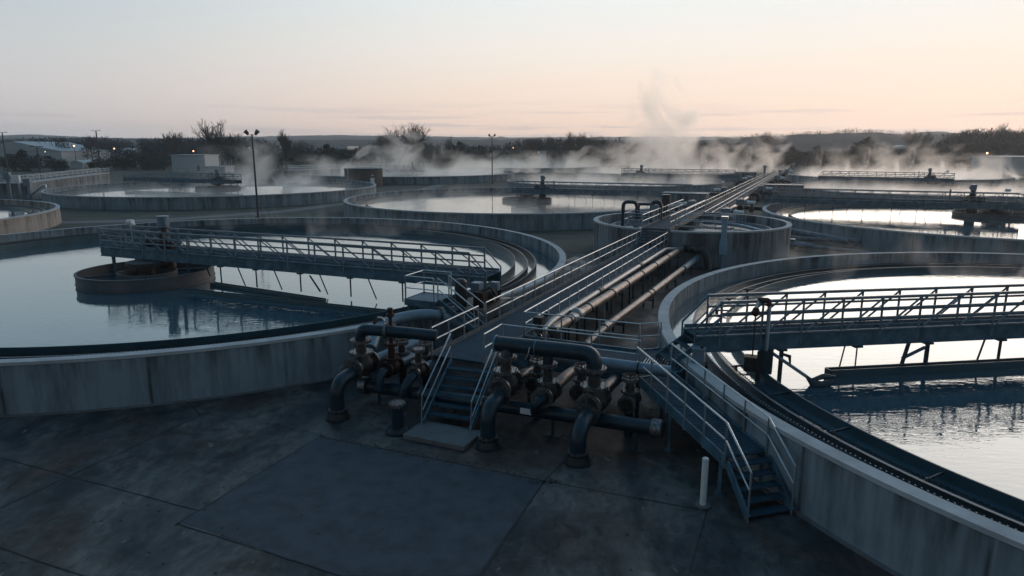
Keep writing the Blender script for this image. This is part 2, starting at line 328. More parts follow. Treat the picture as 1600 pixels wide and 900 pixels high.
def copy_tree(o, loc, rotz, label, scale=None):
    kids = {}
    for c in COL.objects:
        if c.parent: kids.setdefault(c.parent.name, []).append(c)
    def cp(x, par):
        c = x.copy(); COL.objects.link(c)
        if par is not None: c.parent = par
        for k in kids.get(x.name, []): cp(k, c)
        return c
    c = cp(o, None); c.location = loc; c.rotation_euler = (0, 0, rotz); c['label'] = label
    if scale: c.scale = scale
    return c
def local(loc, rotz):
    """frame local to an Empty at loc turned by rotz, giving world points"""
    m = Matrix.Translation(Vector(loc)) @ Matrix.Rotation(rotz, 4, 'Z')
    return lambda a, b, c=0.: m @ Vector((a, b, c))

# ------------------------------------------------------------------ ground
g = MB(); g.quad([(-4000, -200, 0), (4000, -200, 0), (4000, 6000, 0), (-4000, 6000, 0)]); struct(g.build('ground', 'grass'))
# concrete pad in front of the tanks and along the pipe trench
g = MB(); g.quad([(-60, -6, .004), (60, -6, .004), (60, 33, .004), (-60, 33, .004)])
struct(g.build('concrete_pad', 'pad'))
g = MB(W); g.quad([(-7, 9.6, .008), (9.5, 9.6, .008), (9.5, 36, .008), (-7, 36, .008)]); struct(g.build('pipe_trench_ground', 'pad'))
g = MB(); g.quad([(-6.36, 20.88, .009), (.92, 17.82, .009), (-.79, 13.46, .009), (-3.88, 13.46, .009), (-8.5, 15.7, .009)]); struct(g.build('asphalt_patch', 'patch'))
g = MB()
def joint(p, q, wd=.035, z=.013):
    a, b = Vector((*p, z)), Vector((*q, z)); d = (b - a).normalized(); s_ = Vector((-d.y, d.x, 0)) * wd / 2
    k = max(2, int((b - a).length / .45)); pr = None
    for i in range(k + 1):
        c = a.lerp(b, i / k) + s_ * random.uniform(-.7, .7); ww = random.uniform(.55, 1.35)
        cur = (c + s_ * ww, c - s_ * ww)
        if pr: g.quad([pr[0], pr[1], cur[1], cur[0]])
        pr = cur
for p, q, wd in [((-24, 22.7), (-8.3, 16.23), .03), ((-12.37, 24.17), (-11.18, 22.75), .04), ((-13.6, 16.3), (-11.0, 23.0), .03), ((-11.1, 22.8), (-8.4, 21.9), .02), ((-8.4, 21.94), (-6.4, 21.0), .02),
                 ((-6.36, 20.88), (.92, 17.82), .05), ((-6.36, 20.88), (-8.55, 15.5), .035), ((-8.55, 15.6), (-.6, 12.0), .035), ((.92, 17.82), (-1.3, 11.8), .035), ((1.9, 19.7), (.92, 17.82), .03),
                 ((.92, 17.82), (5.16, 16.2), .03), ((5.16, 16.26), (3.4, 12.2), .03), ((-12.4, 14.6), (-8.0, 12.8), .035), ((-2.2, 13.0), (-2.9, 11.2), .03), ((-1.47, 19.83), (-2.1, 18.9), .02), ((-20, 17.5), (-11, 13.2), .03)]:
    joint(p, q, wd)
struct(g.build('pad_joints', 'joint'))
g = MB(); pp = [(-112, 96), (-72, 88), (-62, 84), (-46, 88), (-34, 100), (-22, 130), (-16, 190)]
for i in range(len(pp) - 1):
    a, b = Vector((*pp[i], .01)), Vector((*pp[i + 1], .01)); d = (b - a).normalized(); s_ = Vector((-d.y, d.x, 0)) * 1.6
    g.quad([a - s_, b - s_, b + s_, a + s_])
struct(g.build('path', 'path'))

# ------------------------------------------------------------------ round settling tanks
def weir(mb, c, r, z, n, depth=.09, a0=0., a1=2 * math.pi, th=.02):
    """toothed weir plate standing on the trough wall"""
    for i in range(n):
        a = a0 + (a1 - a0) * i / n; b = a0 + (a1 - a0) * (i + 1) / n; m_ = (a + b) / 2
        pt = lambda t, zz, rr: mb.P((c[0] + rr * math.cos(t), c[1] + rr * math.sin(t), zz))
        vs = [pt(a, z, r), pt(b, z, r), pt(b, z + depth * .35, r), pt(m_ + (b - m_) * .25, z + depth, r), pt(m_ - (m_ - a) * .25, z + depth, r), pt(a, z + depth * .35, r)]
        mb.add(vs, [list(range(6))])
def tank(c, rad, label, warm=False, zr=2.0, zw=1.15, group='round concrete settling tanks', rings=(1.5, 2.2, 3.0), n=160, teeth=0, brackets=False, zt=None):
    t = thing('settling_tank', label, 'tank', (c[0], c[1], 0), 0, group)
    f = local((c[0], c[1], 0), 0)
    wm = 'wall_warm' if warm else 'wall'
    m = MB(f); ro, ri = rad, rad - .42
    m.lathe([(ro, -.3), (ro, zr - .14), (ro + .03, zr - .12), (ro + .03, zr), (ri, zr), (ri, -.3)], n=n, mi=[0, 1, 1, 1, 0, 0]); m.build('tank_wall', [wm, 'rim'], t)
    m = MB(f); m.lathe([(ro + .1, -.1), (ro + .1, .05), (ro + .005, .07), (ro + .005, -.1)], n=n); m.build('footing', 'slab', t)
    r1, r2, r3 = (rad - q for q in rings)
    zt = zt or zw + .28
    m = MB(f)
    m.lathe([(r1, zw - .6), (r1, zt), (r1 - .13, zt), (r1 - .13, zw - .5), (r2 + .1, zw - .5), (r2 + .1, zt - .1), (r2, zt - .1), (r2, zw - .6)], n=n, mi=[0, 1, 0, 0, 0, 1, 0, 0]); m.build('launder_trough', ['launder', 'trough_edge'], t)
    if teeth:
        for k in range(44 if brackets else 0):
            a = 2 * math.pi * k / 44; ca, sa = math.cos(a), math.sin(a); m = MB(f)
            m.bar((r2 * ca, r2 * sa, zt - .14), (r3 * ca, r3 * sa, zt - .06), .04, .07); m.bar((r2 * ca - .2 * ca, r2 * sa - .2 * sa, zw - .3), (r2 * ca - .2 * ca, r2 * sa - .2 * sa, zt - .1), .12, .12); m.build('bracket', 'steel_dark', t)
        m = MB(f); weir(m, (0, 0), r1 - .03, zt - .01, teeth); m.build('weir_plate', 'launder', t)
        m = MB(f); weir(m, (0, 0), r2 + .03, zt - .05, teeth); m.build('weir_plate', 'launder', t)
    m = MB(f); m.lathe([(r3, zw - .3), (r3, zt + .04), (r3 - .05, zt + .04), (r3 - .05, zw - .3)], n=n); m.build('scum_baffle', 'baffle', t)
    m = MB(f); m.disc(ri + .05, zw, n=n); wt = m.build('water', 'water' if teeth else 'water_mid' if c[1] < 110 else 'water_calm', None, None, Vector((c[0], c[1], 0)))
    struct(wt)
    m = MB(f); a_ = [(r1 - .1, zw - .05), (r2 + .1, zw - .05)]
    m.lathe(a_, n=n, closed=False); cw_ = m.build('water', 'water_rough', None, None, Vector((c[0], c[1], 0))); struct(cw_)
    return t
def feedwell(c, r, label, zt=1.62, zw=1.15, group='feedwell drums in the tank centres', inner=True):
    t = thing('feedwell', label, 'drum', (c[0], c[1], 0), 0, group); f = local((c[0], c[1], 0), 0)
    m = MB(f); m.lathe([(r, zw - .4), (r, zt), (r - .06, zt), (r - .06, zw - .4)], n=72); m.lathe([(r + .035, zw + .1), (r + .035, zw + .2), (r, zw + .2), (r, zw + .1)], n=72); m.lathe([(r + .05, zt - .05), (r + .05, zt + .02), (r - .1, zt + .02), (r - .1, zt - .05)], n=72); m.build('drum_wall', 'drum', t)
    m = MB(f); m.lathe([(1.75, zw - .3), (1.75, zw + .62), (1.65, zw + .62), (1.65, zw - .3)], n=40); m.build('inner_well', 'drum', t)
    for k in range(4):
        m = MB(f); a = k * math.pi / 2 + .5; m.bar((1.7 * math.cos(a), 1.7 * math.sin(a), zw + .55), ((r - .05) * math.cos(a), (r - .05) * math.sin(a), zw + .45), .1, .12); m.build('spoke', 'steel_dark', t)
    m = MB(f); m.cyl((0, 0, 0), (0, 0, 2.2), .5, 16); m.lathe([(1.2, 2.0), (1.2, 2.2), (.2, 2.25), (.2, 2.0)], n=24); m.build('centre_column', 'valve', t)
    return t
cA = W(-26.76, 13.39); RA = 24.93; cB = W(29.1, 13.32); RB = 23.67
tank(cA, RA, 'wide round concrete tank at the left front, with the rusty drum in its water', zw=.95, zt=1.5, rings=(2.0, 2.7, 3.5), n=220, teeth=900)
tank(cB, RB, 'wide round concrete tank at the right front, behind the blue ramp', n=220, teeth=900, brackets=True, zt=1.42)
cC = Vector((.3, 100.9, 0)); tank(cC, 24.6, 'round tank behind the left front tank, whose bridge ends at the pipes beside the walkway')
cF = Vector((52.8, 75, 0)); tank(cF, 23.5, 'round tank right of the walkway behind the right front tank, teal pipes at its wall')
cD = Vector((-55.4, 130.6, 0)); tank(cD, 28.8, 'round tank left of the lamp post with a pale block building behind it')
cE = Vector((-79.5, 71.9, 0)); tank(cE, 26.2, 'tank with warm light painted into its wall colour, cut off by the left photo edge, without a bridge in view', warm=True)
cG = Vector((-30.2, 202.3, 0)); tank(cG, 31, 'far round tank behind the round ribbed building, with the lone big bare tree behind')
cL = W(-29, 124.5); cL = Vector((22.8, 154, 0)); tank(cL, 24, 'steaming tank in the middle distance left of the walkway, behind two nearer tanks')
cMm = Vector((45, 208, 0)); tank(cMm, 24, 'farthest steaming tank along the left side of the walkway')
cJ = Vector((76, 125.5, 0)); tank(cJ, 23.6, 'round tank on the right in the middle distance, its bridge ending in the steam')
cI = Vector((101, 181, 0)); tank(cI, 26, 'farthest round tank on the right, in front of the dark wood and the pale shed')
cH = Vector((6, 268, 0)); tank(cH, 28, 'thin far tank behind the slim twin lamp post in mid picture')
fwA = W(-26.94, 8.3)
feedwell(fwA, 3.95, 'big rusty round drum in the left front tank under the bridge with the grey motor', zt=1.7, zw=.95)
feedwell(W(-28.9, 75.4), 3.8, 'drum under the left end of the bridge in the tank behind the left front one')
feedwell(W(31.6, 77.4), 4.3, 'dark drum at the right photo edge under the end of a bridge')
feedwell(W(-97, 78.6), 4.2, 'drum under the bridge end in the left tank with the lamp post before it')
feedwell(W(-30, 145.2), 3.9, 'misty drum under the mid-distance bridge left of the walkway')
feedwell(W(34, 144), 4.2, 'pale misty drum under the bridge in the right mid-distance tank')
fG = Vector((-30.5, 196, 0)); feedwell(fG, 4, 'small far drum under a short bridge beside the rising steam column')

# small deep tank astride the walkway
cK = W(1.47, 41.79); RK = 8.66
t = thing('mixing_tank', 'small high round tank the walkway crosses, with bent pipes rising from it', 'tank', (cK.x, cK.y, 0)); f = local(cK, 0)
m = MB(f); m.lathe([(RK, -.3), (RK, 2.68), (RK + .04, 2.7), (RK + .04, 2.82), (RK - .4, 2.82), (RK - .4, -.3)], n=120, mi=[0, 1, 1, 1, 0, 0]); m.build('tank_wall', ['wall_small', 'rim'], t)
m = MB(f); m.lathe([(RK - 1.5, 1.6), (RK - 1.5, 2.25), (RK - 1.62, 2.25), (RK - 1.62, 1.6)], n=90); m.build('inner_ring', 'pipe_grey', t)
m = MB(f); m.disc(RK - .38, 2.0, n=90); struct(m.build('water', 'water_rough', None, None, Vector((cK.x, cK.y, 0))))

# ------------------------------------------------------------------ bridges over the tanks
def handrail(par, f, A, B, z0, spacing, rails, side, brace=True, mt='rail_steel', post=.075, top=.1, start=True):
    """rail line from A to B (x,y in frame f) above z0; posts and braces are sub-parts"""
    a = Vector((*A, 0)); b = Vector((*B, 0)); ln = (b - a).length; d = (b - a) / ln
    m = MB(f)
    for i, h in enumerate(rails):
        if brace: m.bar((a.x, a.y, z0 + h), (b.x, b.y, z0 + h), top if i == 0 else top * .62, top if i == 0 else top * .8)
        else: m.cyl((a.x, a.y, z0 + h), (b.x, b.y, z0 + h), top * .5, 10)
    hr = m.build('handrail', mt, par)
    n = max(1, round(ln / spacing)); xs = [a + d * ln * i / n for i in range(n + 1)]
    for i, p in enumerate(xs):
        m = MB(f); m.bar((p.x, p.y, z0 - .45 if brace else z0 - .05), (p.x, p.y, z0 + rails[0]), post, post); m.build('post', mt, hr)
        if brace and i < n:
            q = xs[i + 1]; m = MB(f); e = (q - p) * .9
            m.bar((p.x, p.y, z0 + rails[0] - .05), (p.x + e.x, p.y + e.y, z0 + .02), .05, .055); m.build('brace', mt, hr)
    return hr
def bridge(label, loc, rotz, Ln, wd, sp, hub, rods=(), skims=(), zb=2.2, zd=2.82, group='truss bridges over the round tanks', col_h=2.1, light=True, endrail=True, motor_rust=True, legs=True, rough=False):
    t = thing('tank_bridge', label, 'bridge', loc, rotz, group); f = local(loc, rotz); h = wd / 2
    for s in (-1, 1):
        y = s * h; m = MB(f)
        m.bar((0, y, (zb + zd) / 2), (Ln, y, (zb + zd) / 2), .03, zd - zb); m.bar((0, y, zb + .02), (Ln, y, zb + .02), .2, .035); m.bar((0, y, zd - .02), (Ln, y, zd - .02), .2, .035)
        m.build('girder', 'steel', t)
        m = MB(f); m.bar((0, s * (h - .06), zd + .09), (Ln, s * (h - .06), zd + .09), .02, .14); m.build('toe_board', 'steel', t)
    m = MB(f); m.box((0, -h + .1, zd - .06), (Ln, h - .1, zd - .01))
    for k in range(int(Ln / 1.5)): m.box((k * 1.5, -h, zb + .1), (k * 1.5 + .08, h, zb + .3))
    m.build('deck', 'grating', t)
    for s in (-1, 1):
        hr = handrail(t, f, (.05, s * h), (Ln - .9, s * h), zd, sp, (1.2, .78, .42), s)
        if endrail:
            m = MB(f); e = Ln - .9
            m.bar((e, s * h, zd + 1.2), (e + .95, s * h, zd + .25), .06, .06); m.bar((e + .95, s * h, zd + .27), (e + .95, s * h, zd - 1.0), .06, .06); m.bar((e, s * h, zd + .6), (e + .95, s * h, zd - .3), .045, .045); m.build('end_rail', 'steel', t)
    m = MB(f)
    for z in (1.2, .78, .42): m.bar((.05, -h, zd + z), (.05, h, zd + z), .06, .06)
    m.build('end_gate', 'steel', t)
    # legs of the hub end
    if legs:
        for s in (-1, 1):
            m = MB(f); m.bar((1.0, s * h * .9, .9), (1.0, s * h * .9, zb), .16, .16); m.build('leg', 'steel', t)
    # drive unit
    m = MB(f); m.cyl((hub, 0, 1.6), (hub, 0, zd + .2), .55, 20); m.cyl((hub, 0, zd), (hub, 0, zd + .55), .5, 20); m.cyl((hub, 0, zd + .55), (hub, 0, zd + 1.15), .34, 16); m.cyl((hub, 0, zd + 1.1), (hub, 0, zd + 1.45), .2, 12)
    dr = m.build('drive_unit', 'valve', t)
    m = MB(f); m.cyl((hub, 0, zd + 1.42), (hub, 0, zd + col_h), .3, 18, r2=.36); m.cyl((hub, 0, zd + col_h), (hub, 0, zd + col_h + .06), .38, 18); m.box((hub + .2, -.2, zd + 1.6), (hub + .45, .15, zd + 1.95)); m.build('motor_housing', 'pipe_grey', dr)
    m = MB(f); m.cyl((hub - .4, 0, zd + .4), (hub - 1.15, -.1, zd + .4), .3, 16); m.cyl((hub - 1.15, -.1, zd + .4), (hub - 1.3, -.1, zd + .4), .34, 16); m.cyl((hub + .3, .1, zd + .35), (hub + 1.0, .25, zd + .3), .2, 14); m.cyl((hub + .2, -.25, zd + .9), (hub + .75, -.3, zd + .3), .1, 10); m.build('gear_motor', 'valve', dr)
    if motor_rust:
        m = MB(f); m.cyl((hub, 0, zd + 1.35), (hub, 0, zd + 1.45), .3, 14); m.cyl((hub + .9, -.35, zd + .05), (hub + .9, -.35, zd + .55), .11, 10); m.build('rusty_collar', 'rust', dr)
    m = MB(f); m.bar((hub + 2.2, -h + .05, zd - .3), (hub + 2.2, -h + .05, zd + 1.45), .16, .16); m.cyl((hub + 2.2, -h + .05, zd + 1.45), (hub + 2.2, -h + .05, zd + 1.5), .12, 8); m.build('junction_post', 'steel', t)
    if light:
        m = MB(f); m.cyl((1.5, .3, zd), (1.5, .3, zd + 1.5), .035, 8); m.build('lamp_arm', 'galv', t)
        m = MB(f); m.cyl((1.35, .3, zd + 1.58), (1.75, .3, zd + 1.62), .16, 12); m.sphere((1.3, .3, zd + 1.58), .17, 8); m.box((1.5, .2, zd + 1.42), (1.85, .4, zd + 1.52)); m.build('flood_lamp', 'white', t)
    # hanging rods and the skimmer troughs they carry
    for (x, y, zbot, lean, th) in rods:
        m = MB(f); m.bar((x, y, zb), (x + lean, y, zbot), th, th)
        if not lean: m.box((x - .16, y - .12, zb - .07), (x + .16, y + .12, zb))
        m.build('hanger_rod', 'steel_dark', t)
    for (x0, y0, x1, y1, zc, hh) in skims:
        m = MB(f); d = Vector((x1 - x0, y1 - y0, 0)).normalized(); nn = Vector((-d.y, d.x, 0)) * .16
        m.bar((x0, y0, zc), (x1, y1, zc), .05, hh); m.bar((x0 + nn.x * 2, y0 + nn.y * 2, zc), (x1 + nn.x * 2, y1 + nn.y * 2, zc), .05, hh); m.bar((x0 + nn.x, y0 + nn.y, zc - hh / 2 + .02), (x1 + nn.x, y1 + nn.y, zc - hh / 2 + .02), .34, .04)
        m.bar((x1, y1, zc), (x1 + nn.x * 2, y1 + nn.y * 2, zc), .05, hh)
        m.build('skimmer_trough', 'baffle', t)
    return t
# left front bridge: hub end to causeway end
a = W(-31.75, 9.6); b = W(-3.3, 10.45); rot = math.atan2(b.y - a.y, b.x - a.x); LA = (b - a).length
rodsA = []
for x in (10.5, 13.3, 16.6, 20.1, 23.5): rodsA.append((x, -.95, 1.08, 0, .06))
for x in (11.9, 14.7, 18.0, 21.3): rodsA.append((x, -.95, 1.08, .5, .05))
for x in (7.6, 9.3): rodsA.append((x, -.95, 1.5, .3, .07))
bridge('long blue truss bridge over the left front tank, nearest to the camera on that side', a, rot, LA, 1.9, 1.9, 4.9,
       rods=rodsA, skims=((9.8, -1.2, 19.2, -2.4, 1.06, .18), (9.8, -3.3, 24.2, -3.3, 1.04, .2)))
# coloured brace near the rods
m = MB(W); m.bar((-14.2, 8.9, 2.15), (-13.0, 8.3, 1.45), .07, .07); 
tag(m.build('diagonal_strut', 'rust', None, None, W(-14.2, 8.9)), 'rust-red diagonal strut between hanger rods under the left front bridge', 'strut')
# right front bridge: hub is far right, outside the photo
e0 = Vector((8.15, 3.25, 0)); dd = Vector((.843, .538, 0)); LB = 26.0
hubp = e0 + dd * LB; a = W(hubp.x, hubp.y); b = W(e0.x, e0.y); rot = math.atan2(b.y - a.y, b.x - a.x)
def onB(px_): return LB - px_
rodsB = [(onB(6.3), .6, 1.0, 0, .05), (onB(5.8), .6, 1.3, .15, .05), (onB(9.2), .6, .9, 0, .14), (onB(8.4), .6, 1.1, .25, .1), (onB(12.3), .6, 1.0, 0, .09), (onB(11.6), .6, 1.2, .25, .05), (onB(3.3), .6, .9, 0, .15), (onB(2.6), .6, .9, 0, .13), (onB(15.5), .6, 1.0, 0, .06)]
bb = bridge('blue truss bridge over the right front tank, leaving the photo at the right edge', a, rot, LB, 1.15, 1.6, 4.9, rods=rodsB,
            skims=((onB(21), .75, onB(5.0), .75, 1.3, .3),), zb=2.2, zd=2.8)
fB = local(a, rot)
m = MB(fB); m.bar((onB(9.1), .6, 2.0), (onB(8.2), .6, 1.6), .09, .09); m.build('diagonal_brace', 'steel', bb)
proto = [o for o in COL.objects if o.get('category') == 'bridge'][0]
ROTA = proto.rotation_euler.z
for (v, u, rz, lb, sc) in [(-32.2, 77.7, ROTA, 'bridge over the second tank left of the walkway, behind the left front one', (1.0, 1, 1)),
                           (-124.2, 79.6, ROTA + R(.5), 'bridge over the left tank in front of the pale block building', (1.08, 1, 1)),
                           (-33.2, 146.8, ROTA - R(4), 'mid-distance bridge left of the walkway with steam behind it', (.98, 1, 1)),
                           (-27, 232, ROTA - R(10), 'farthest thin bridge left of the walkway in the steam', (.9, 1, 1)),
                           (33.6, 75.6, ROTA + math.pi, 'bridge right of the walkway behind the right front tank, motor near the photo edge', (.98, 1, 1)),
                           (37.2, 144.0, ROTA + math.pi - R(9), 'bridge with rounded end rail in the right mid-distance tank, steam behind it', (.9, 1, 1))]:
    if v < -100: loc = W(-92.6, 79.6) ; rz = ROTA + math.pi
    else: loc = W(v, u)
    copy_tree(proto, loc, rz, lb, sc)
copy_tree(proto, (-25, 196, 0), math.pi, 'short hazy bridge in the far tank below the lone big bare tree', (.7, 1, 1))

# ------------------------------------------------------------------ the walkway between the tanks
def walkway(label, u0, u1, zd=1.7, sp=1.4, left=True, right=True, gaps_l=(), gaps_r=(), group='sections of the long raised walkway', legs=True, post=.055, name='walkway', v0=-.78, v1=1.41):
    p0 = W((v0 + v1) / 2, u0); t = thing(name, label, 'walkway', (p0.x, p0.y, 0), -TH, group)
    m = MB(W); m.box((v0 + .06, u0, zd - .05), (v1 - .06, u1, zd)); m.build('deck', 'grating', t)
    m = MB(W)
    for v in (v0, v1):
        m.box((v - .04, u0, zd - .28), (v + .04, u1, zd + .0)); m.box((v - .08, u0, zd - .02), (v + .08, u1, zd + .012)); m.box((v - .02, u0, zd + .0), (v + .02, u1, zd + .13))
    m.build('edge_beam', 'edge', t)
    def segs(gaps):
        s = []; a = u0
        for g0, g1 in gaps: s.append((a, g0)); a = g1
        s.append((a, u1)); return [(x, y) for x, y in s if y - x > .3]
    for v, on, gp in ((v0, left, gaps_l), (v1, right, gaps_r)):
        if on:
            for x, y in segs(gp): handrail(t, W, (v, x), (v, y), zd, sp, (1.07, .56), 0, brace=False, mt='galv', post=post, top=.06)
    if legs:
        k = max(1, int((u1 - u0) / 5))
        for i in range(k + 1):
            u = u0 + .6 + (u1 - u0 - 1.2) * i / k
            for v in (v0 + .12, v1 - .12):
                m = MB(W); m.bar((v, u, 0), (v, u, zd - .2), .12, .12); m.box((v - .14, u - .14, 0), (v + .14, u + .14, .03)); m.build('leg', 'steel', t)
            m = MB(W); m.bar((v0, u, zd - .22), (v1, u, zd - .22), .12, .14); m.build('cross_beam', 'steel', t)
    return t
walkway('raised steel walkway from the front stairs to the small high tank', 0.0, 32.6, gaps_l=((3.83, 4.56),), gaps_r=((1.5, 3.67),))
walkway('higher walkway span over the small round tank', 33.0, 50.8, zd=2.95, legs=False, sp=2.2, v1=1.45)
# short steps up to and down from that span are part of the crossing
for uu, lb in ((32.6, 'short flight of steps rising to the span over the small round tank'),):
    t = thing('short_stairs', lb, 'stairs', tuple(W(.3, uu)), -TH)
    for k in range(5):
        m = MB(W); m.box((-.6, uu - 1.2 + k * .26, 1.7 + .2 * (k + 1)), (1.25, uu - .9 + k * .26, 1.74 + .2 * (k + 1))); m.build('tread', 'grating', t)
    for v in (-.65, 1.3):
        m = MB(W); m.bar((v, uu - 1.3, 1.75), (v, uu + .2, 2.9), .05, .2); m.build('stringer', 'steel', t)
walkway('walkway section just beyond the small round tank', 51.2, 92, sp=2.6)
walkway('walkway section in the middle distance between the steaming tanks', 93, 145, sp=3.0)
walkway('walkway section fading towards the vanishing point', 146, 205, sp=4)
walkway('last far walkway section, a thin pale line below the dark wood', 206, 262, sp=6)

# ------------------------------------------------------------------ front stairs on a concrete slab
m = MB(W); m.box((.22, -3.62, 0), (2.5, -2.3, .15)); tag(m.build('concrete_slab', 'slab', None, None, W(1.3, -3)), 'low concrete slab at the foot of the front stairs', 'slab')
def stairs(label, foot, top, wd, n, z0, z1, frame, rail_h=.95, v_off=0., group=None):
    """foot/top: centre points (x,y) in frame; steps rise from z0 to z1"""
    a = Vector((*foot, z0)); b = Vector((*top, z1)); run = Vector((b.x - a.x, b.y - a.y, 0)); d = run.normalized(); s_ = Vector((d.y, -d.x, 0)) * wd / 2
    pw = frame(*a); t = thing('stairs', label, 'stairs', tuple(pw), 0, group)
    for s in (-1, 1):
        m = MB(frame); o = s_ * s
        m.bar(tuple(a + o + Vector((0, 0, -.0))), tuple(b + o - Vector((0, 0, .05))), .05, .24); m.bar(tuple(a + o), tuple(a + o + Vector((0, 0, .12))), .09, .2); m.build('stringer', 'steel', t)
    for k in range(1, n):
        c = a + (b - a) * (k / n); c.z = z0 + (z1 - z0) * k / n; m = MB(frame)
        p, q = c - d * .14, c + d * .14
        m.bar(tuple(p - Vector((0, 0, .0))), tuple(q), wd - .06, .035); m.bar(tuple(p + s_ * .96 + Vector((0, 0, -.01))), tuple(p - s_ * .96 + Vector((0, 0, -.01))), .03, .06); m.build('tread', 'grating', t)
    for s in (-1, 1):
        o = s_ * s * 1.04; up = Vector((0, 0, rail_h)); mi = Vector((0, 0, rail_h * .5)); lowp = a + o - d * .12
        m = MB(frame)
        m.tube([tuple(b + o + up), tuple(a + o + up - d * .02), tuple(lowp + Vector((0, 0, .0)))], .027, 8)
        m.tube([tuple(b + o + mi), tuple(a + o + mi * .9)], .022, 8); m.build('handrail', 'galv', t)
        m = MB(frame); m.bar(tuple(b + o - Vector((0, 0, .1))), tuple(b + o + up), .045, .045); m.build('post', 'galv', t)
    return t
stairs('front stairs with blue treads rising from the slab to the walkway', (1.2, -2.4), (1.0, -.05), 1.75, 7, .15, 1.7, W, .98)

# cross platform to the right and the descending ramp
t = thing('cross_platform', 'short cross platform joining the walkway to the right front tank', 'platform', tuple(W(1.5, 2.5)), -TH)
m = MB(W); m.prism([(1.5, 1.55), (6.9, 1.55), (7.0, .75), (8.1, 1.9), (8.1, 4.1), (7.1, 4.45), (6.2, 3.72), (1.5, 3.62)], 1.65, 1.7); m.build('deck', 'grating', t)
m = MB(W); m.box((1.45, 1.46, 1.2), (6.9, 1.54, 1.76)); m.box((1.45, 3.64, 1.42), (6.2, 3.72, 1.78)); m.bar((6.2, 3.75, 1.6), (7.1, 4.5, 1.6), .07, .3); m.bar((6.95, .7, 1.6), (8.15, 1.9, 1.6), .07, .24); m.bar((8.15, 1.9, 1.6), (8.15, 4.1, 1.6), .07, .24); m.build('edge_beam', 'steel', t)
for A, B in (((1.45, 1.5), (6.75, 1.5)), ((1.45, 3.68), (6.2, 3.72)), ((6.2, 3.75), (6.9, 4.3))): handrail(t, W, A, B, 1.7, 1.6, (1.07, .56), 0, brace=False, mt='galv', post=.05, top=.05)
for v, u in ((1.9, 1.7), (4.6, 1.7), (6.7, 1.7), (4.6, 3.5), (7.9, 3.9), (7.6, 1.6)):
    m = MB(W); m.bar((v, u, 0), (v, u, 1.65), .12, .12); m.build('leg', 'steel', t)
m = MB(W)
for k in range(13): m.bar((6.75 + k * .1, 1.2 + k * .08, 1.712), (6.75 + k * .1 - .05, 2.9 + k * .05, 1.712), .025, .02)
m.build('tread_bars', 'galv', t)
# steps from the platform up to the bridge
t = thing('short_stairs', 'three short steps from the cross platform up to the right front bridge', 'stairs', tuple(W(7.6, 3)), -TH)
for k in range(4):
    m = MB(W); c = Vector((7.45 + k * .27, 2.75 + k * .17)); m.bar((c.x - .3, c.y + .5, 1.9 + k * .22), (c.x + .3, c.y - .5, 1.9 + k * .22), .26, .04); m.build('tread', 'grating', t)
for s in (-1, 1):
    m = MB(W); m.bar((7.3 - s * .32, 2.65 + s * .5, 1.72), (8.4 - s * .32, 3.35 + s * .5, 2.65), .05, .2); m.build('stringer', 'steel', t)

ra0, ra1 = Vector((7.3, 1.35)), Vector((10.78, -2.72))
t = thing('ramp', 'blue grated ramp sloping down along the right front tank wall', 'ramp', tuple(W(9, -.8)), 0)
d = (ra1 - ra0).normalized(); s_ = Vector((-d.y, d.x)) * .66; z0, z1 = 1.68, 1.12
m = MB(W); m.bar((ra0.x, ra0.y, z0), (ra1.x, ra1.y, z1), 1.28, .045); m.build('deck', 'grating', t)
m = MB(W)
for k in range(60):
    c = ra0.lerp(ra1, k / 60); zc = z0 + (z1 - z0) * k / 60 + .03; m.bar((c.x - s_.x * .95, c.y - s_.y * .95, zc), (c.x + s_.x * .95, c.y + s_.y * .95, zc), .02, .03)
m.build('grating_bars', 'steel', t)
for s in (-1, 1):
    o = s_ * s; m = MB(W); m.bar((ra0.x + o.x, ra0.y + o.y, z0 - .08), (ra1.x + o.x, ra1.y + o.y, z1 - .08), .05, .34); m.build('edge_beam', 'steel', t)
    m = MB(W); a3 = Vector((ra0.x + o.x, ra0.y + o.y, z0)); b3 = Vector((ra1.x + o.x, ra1.y + o.y, z1))
    end = Vector((11.55 + o.x, -3.85 + o.y, .35))
    up = Vector((0, 0, 1.02)); md = Vector((0, 0, .52))
    m.tube([tuple(a3 + up), tuple(b3 + up), tuple(end + up), tuple(end - Vector((0, 0, .35)))], .028, 8); m.tube([tuple(a3 + md), tuple(b3 + md), tuple(end + md)], .024, 8); hr = m.build('handrail', 'galv', t)
    for k in range(6):
        c = a3.lerp(b3, k / 5); m = MB(W); m.bar((c.x, c.y, c.z - .3), (c.x, c.y, c.z + 1.02), .05, .05); m.build('post', 'galv', hr)
for c, z in ((ra0.lerp(ra1, .45), 1.3), (ra1 - d * .15, 1.1)):
    for s in (-1, 1):
        m = MB(W); m.bar((c.x + s_.x * s, c.y + s_.y * s, 0), (c.x + s_.x * s, c.y + s_.y * s, z), .1, .1); m.box((c.x + s_.x * s - .12, c.y + s_.y * s - .12, 0), (c.x + s_.x * s + .12, c.y + s_.y * s + .12, .03)); m.build('leg', 'steel', t)
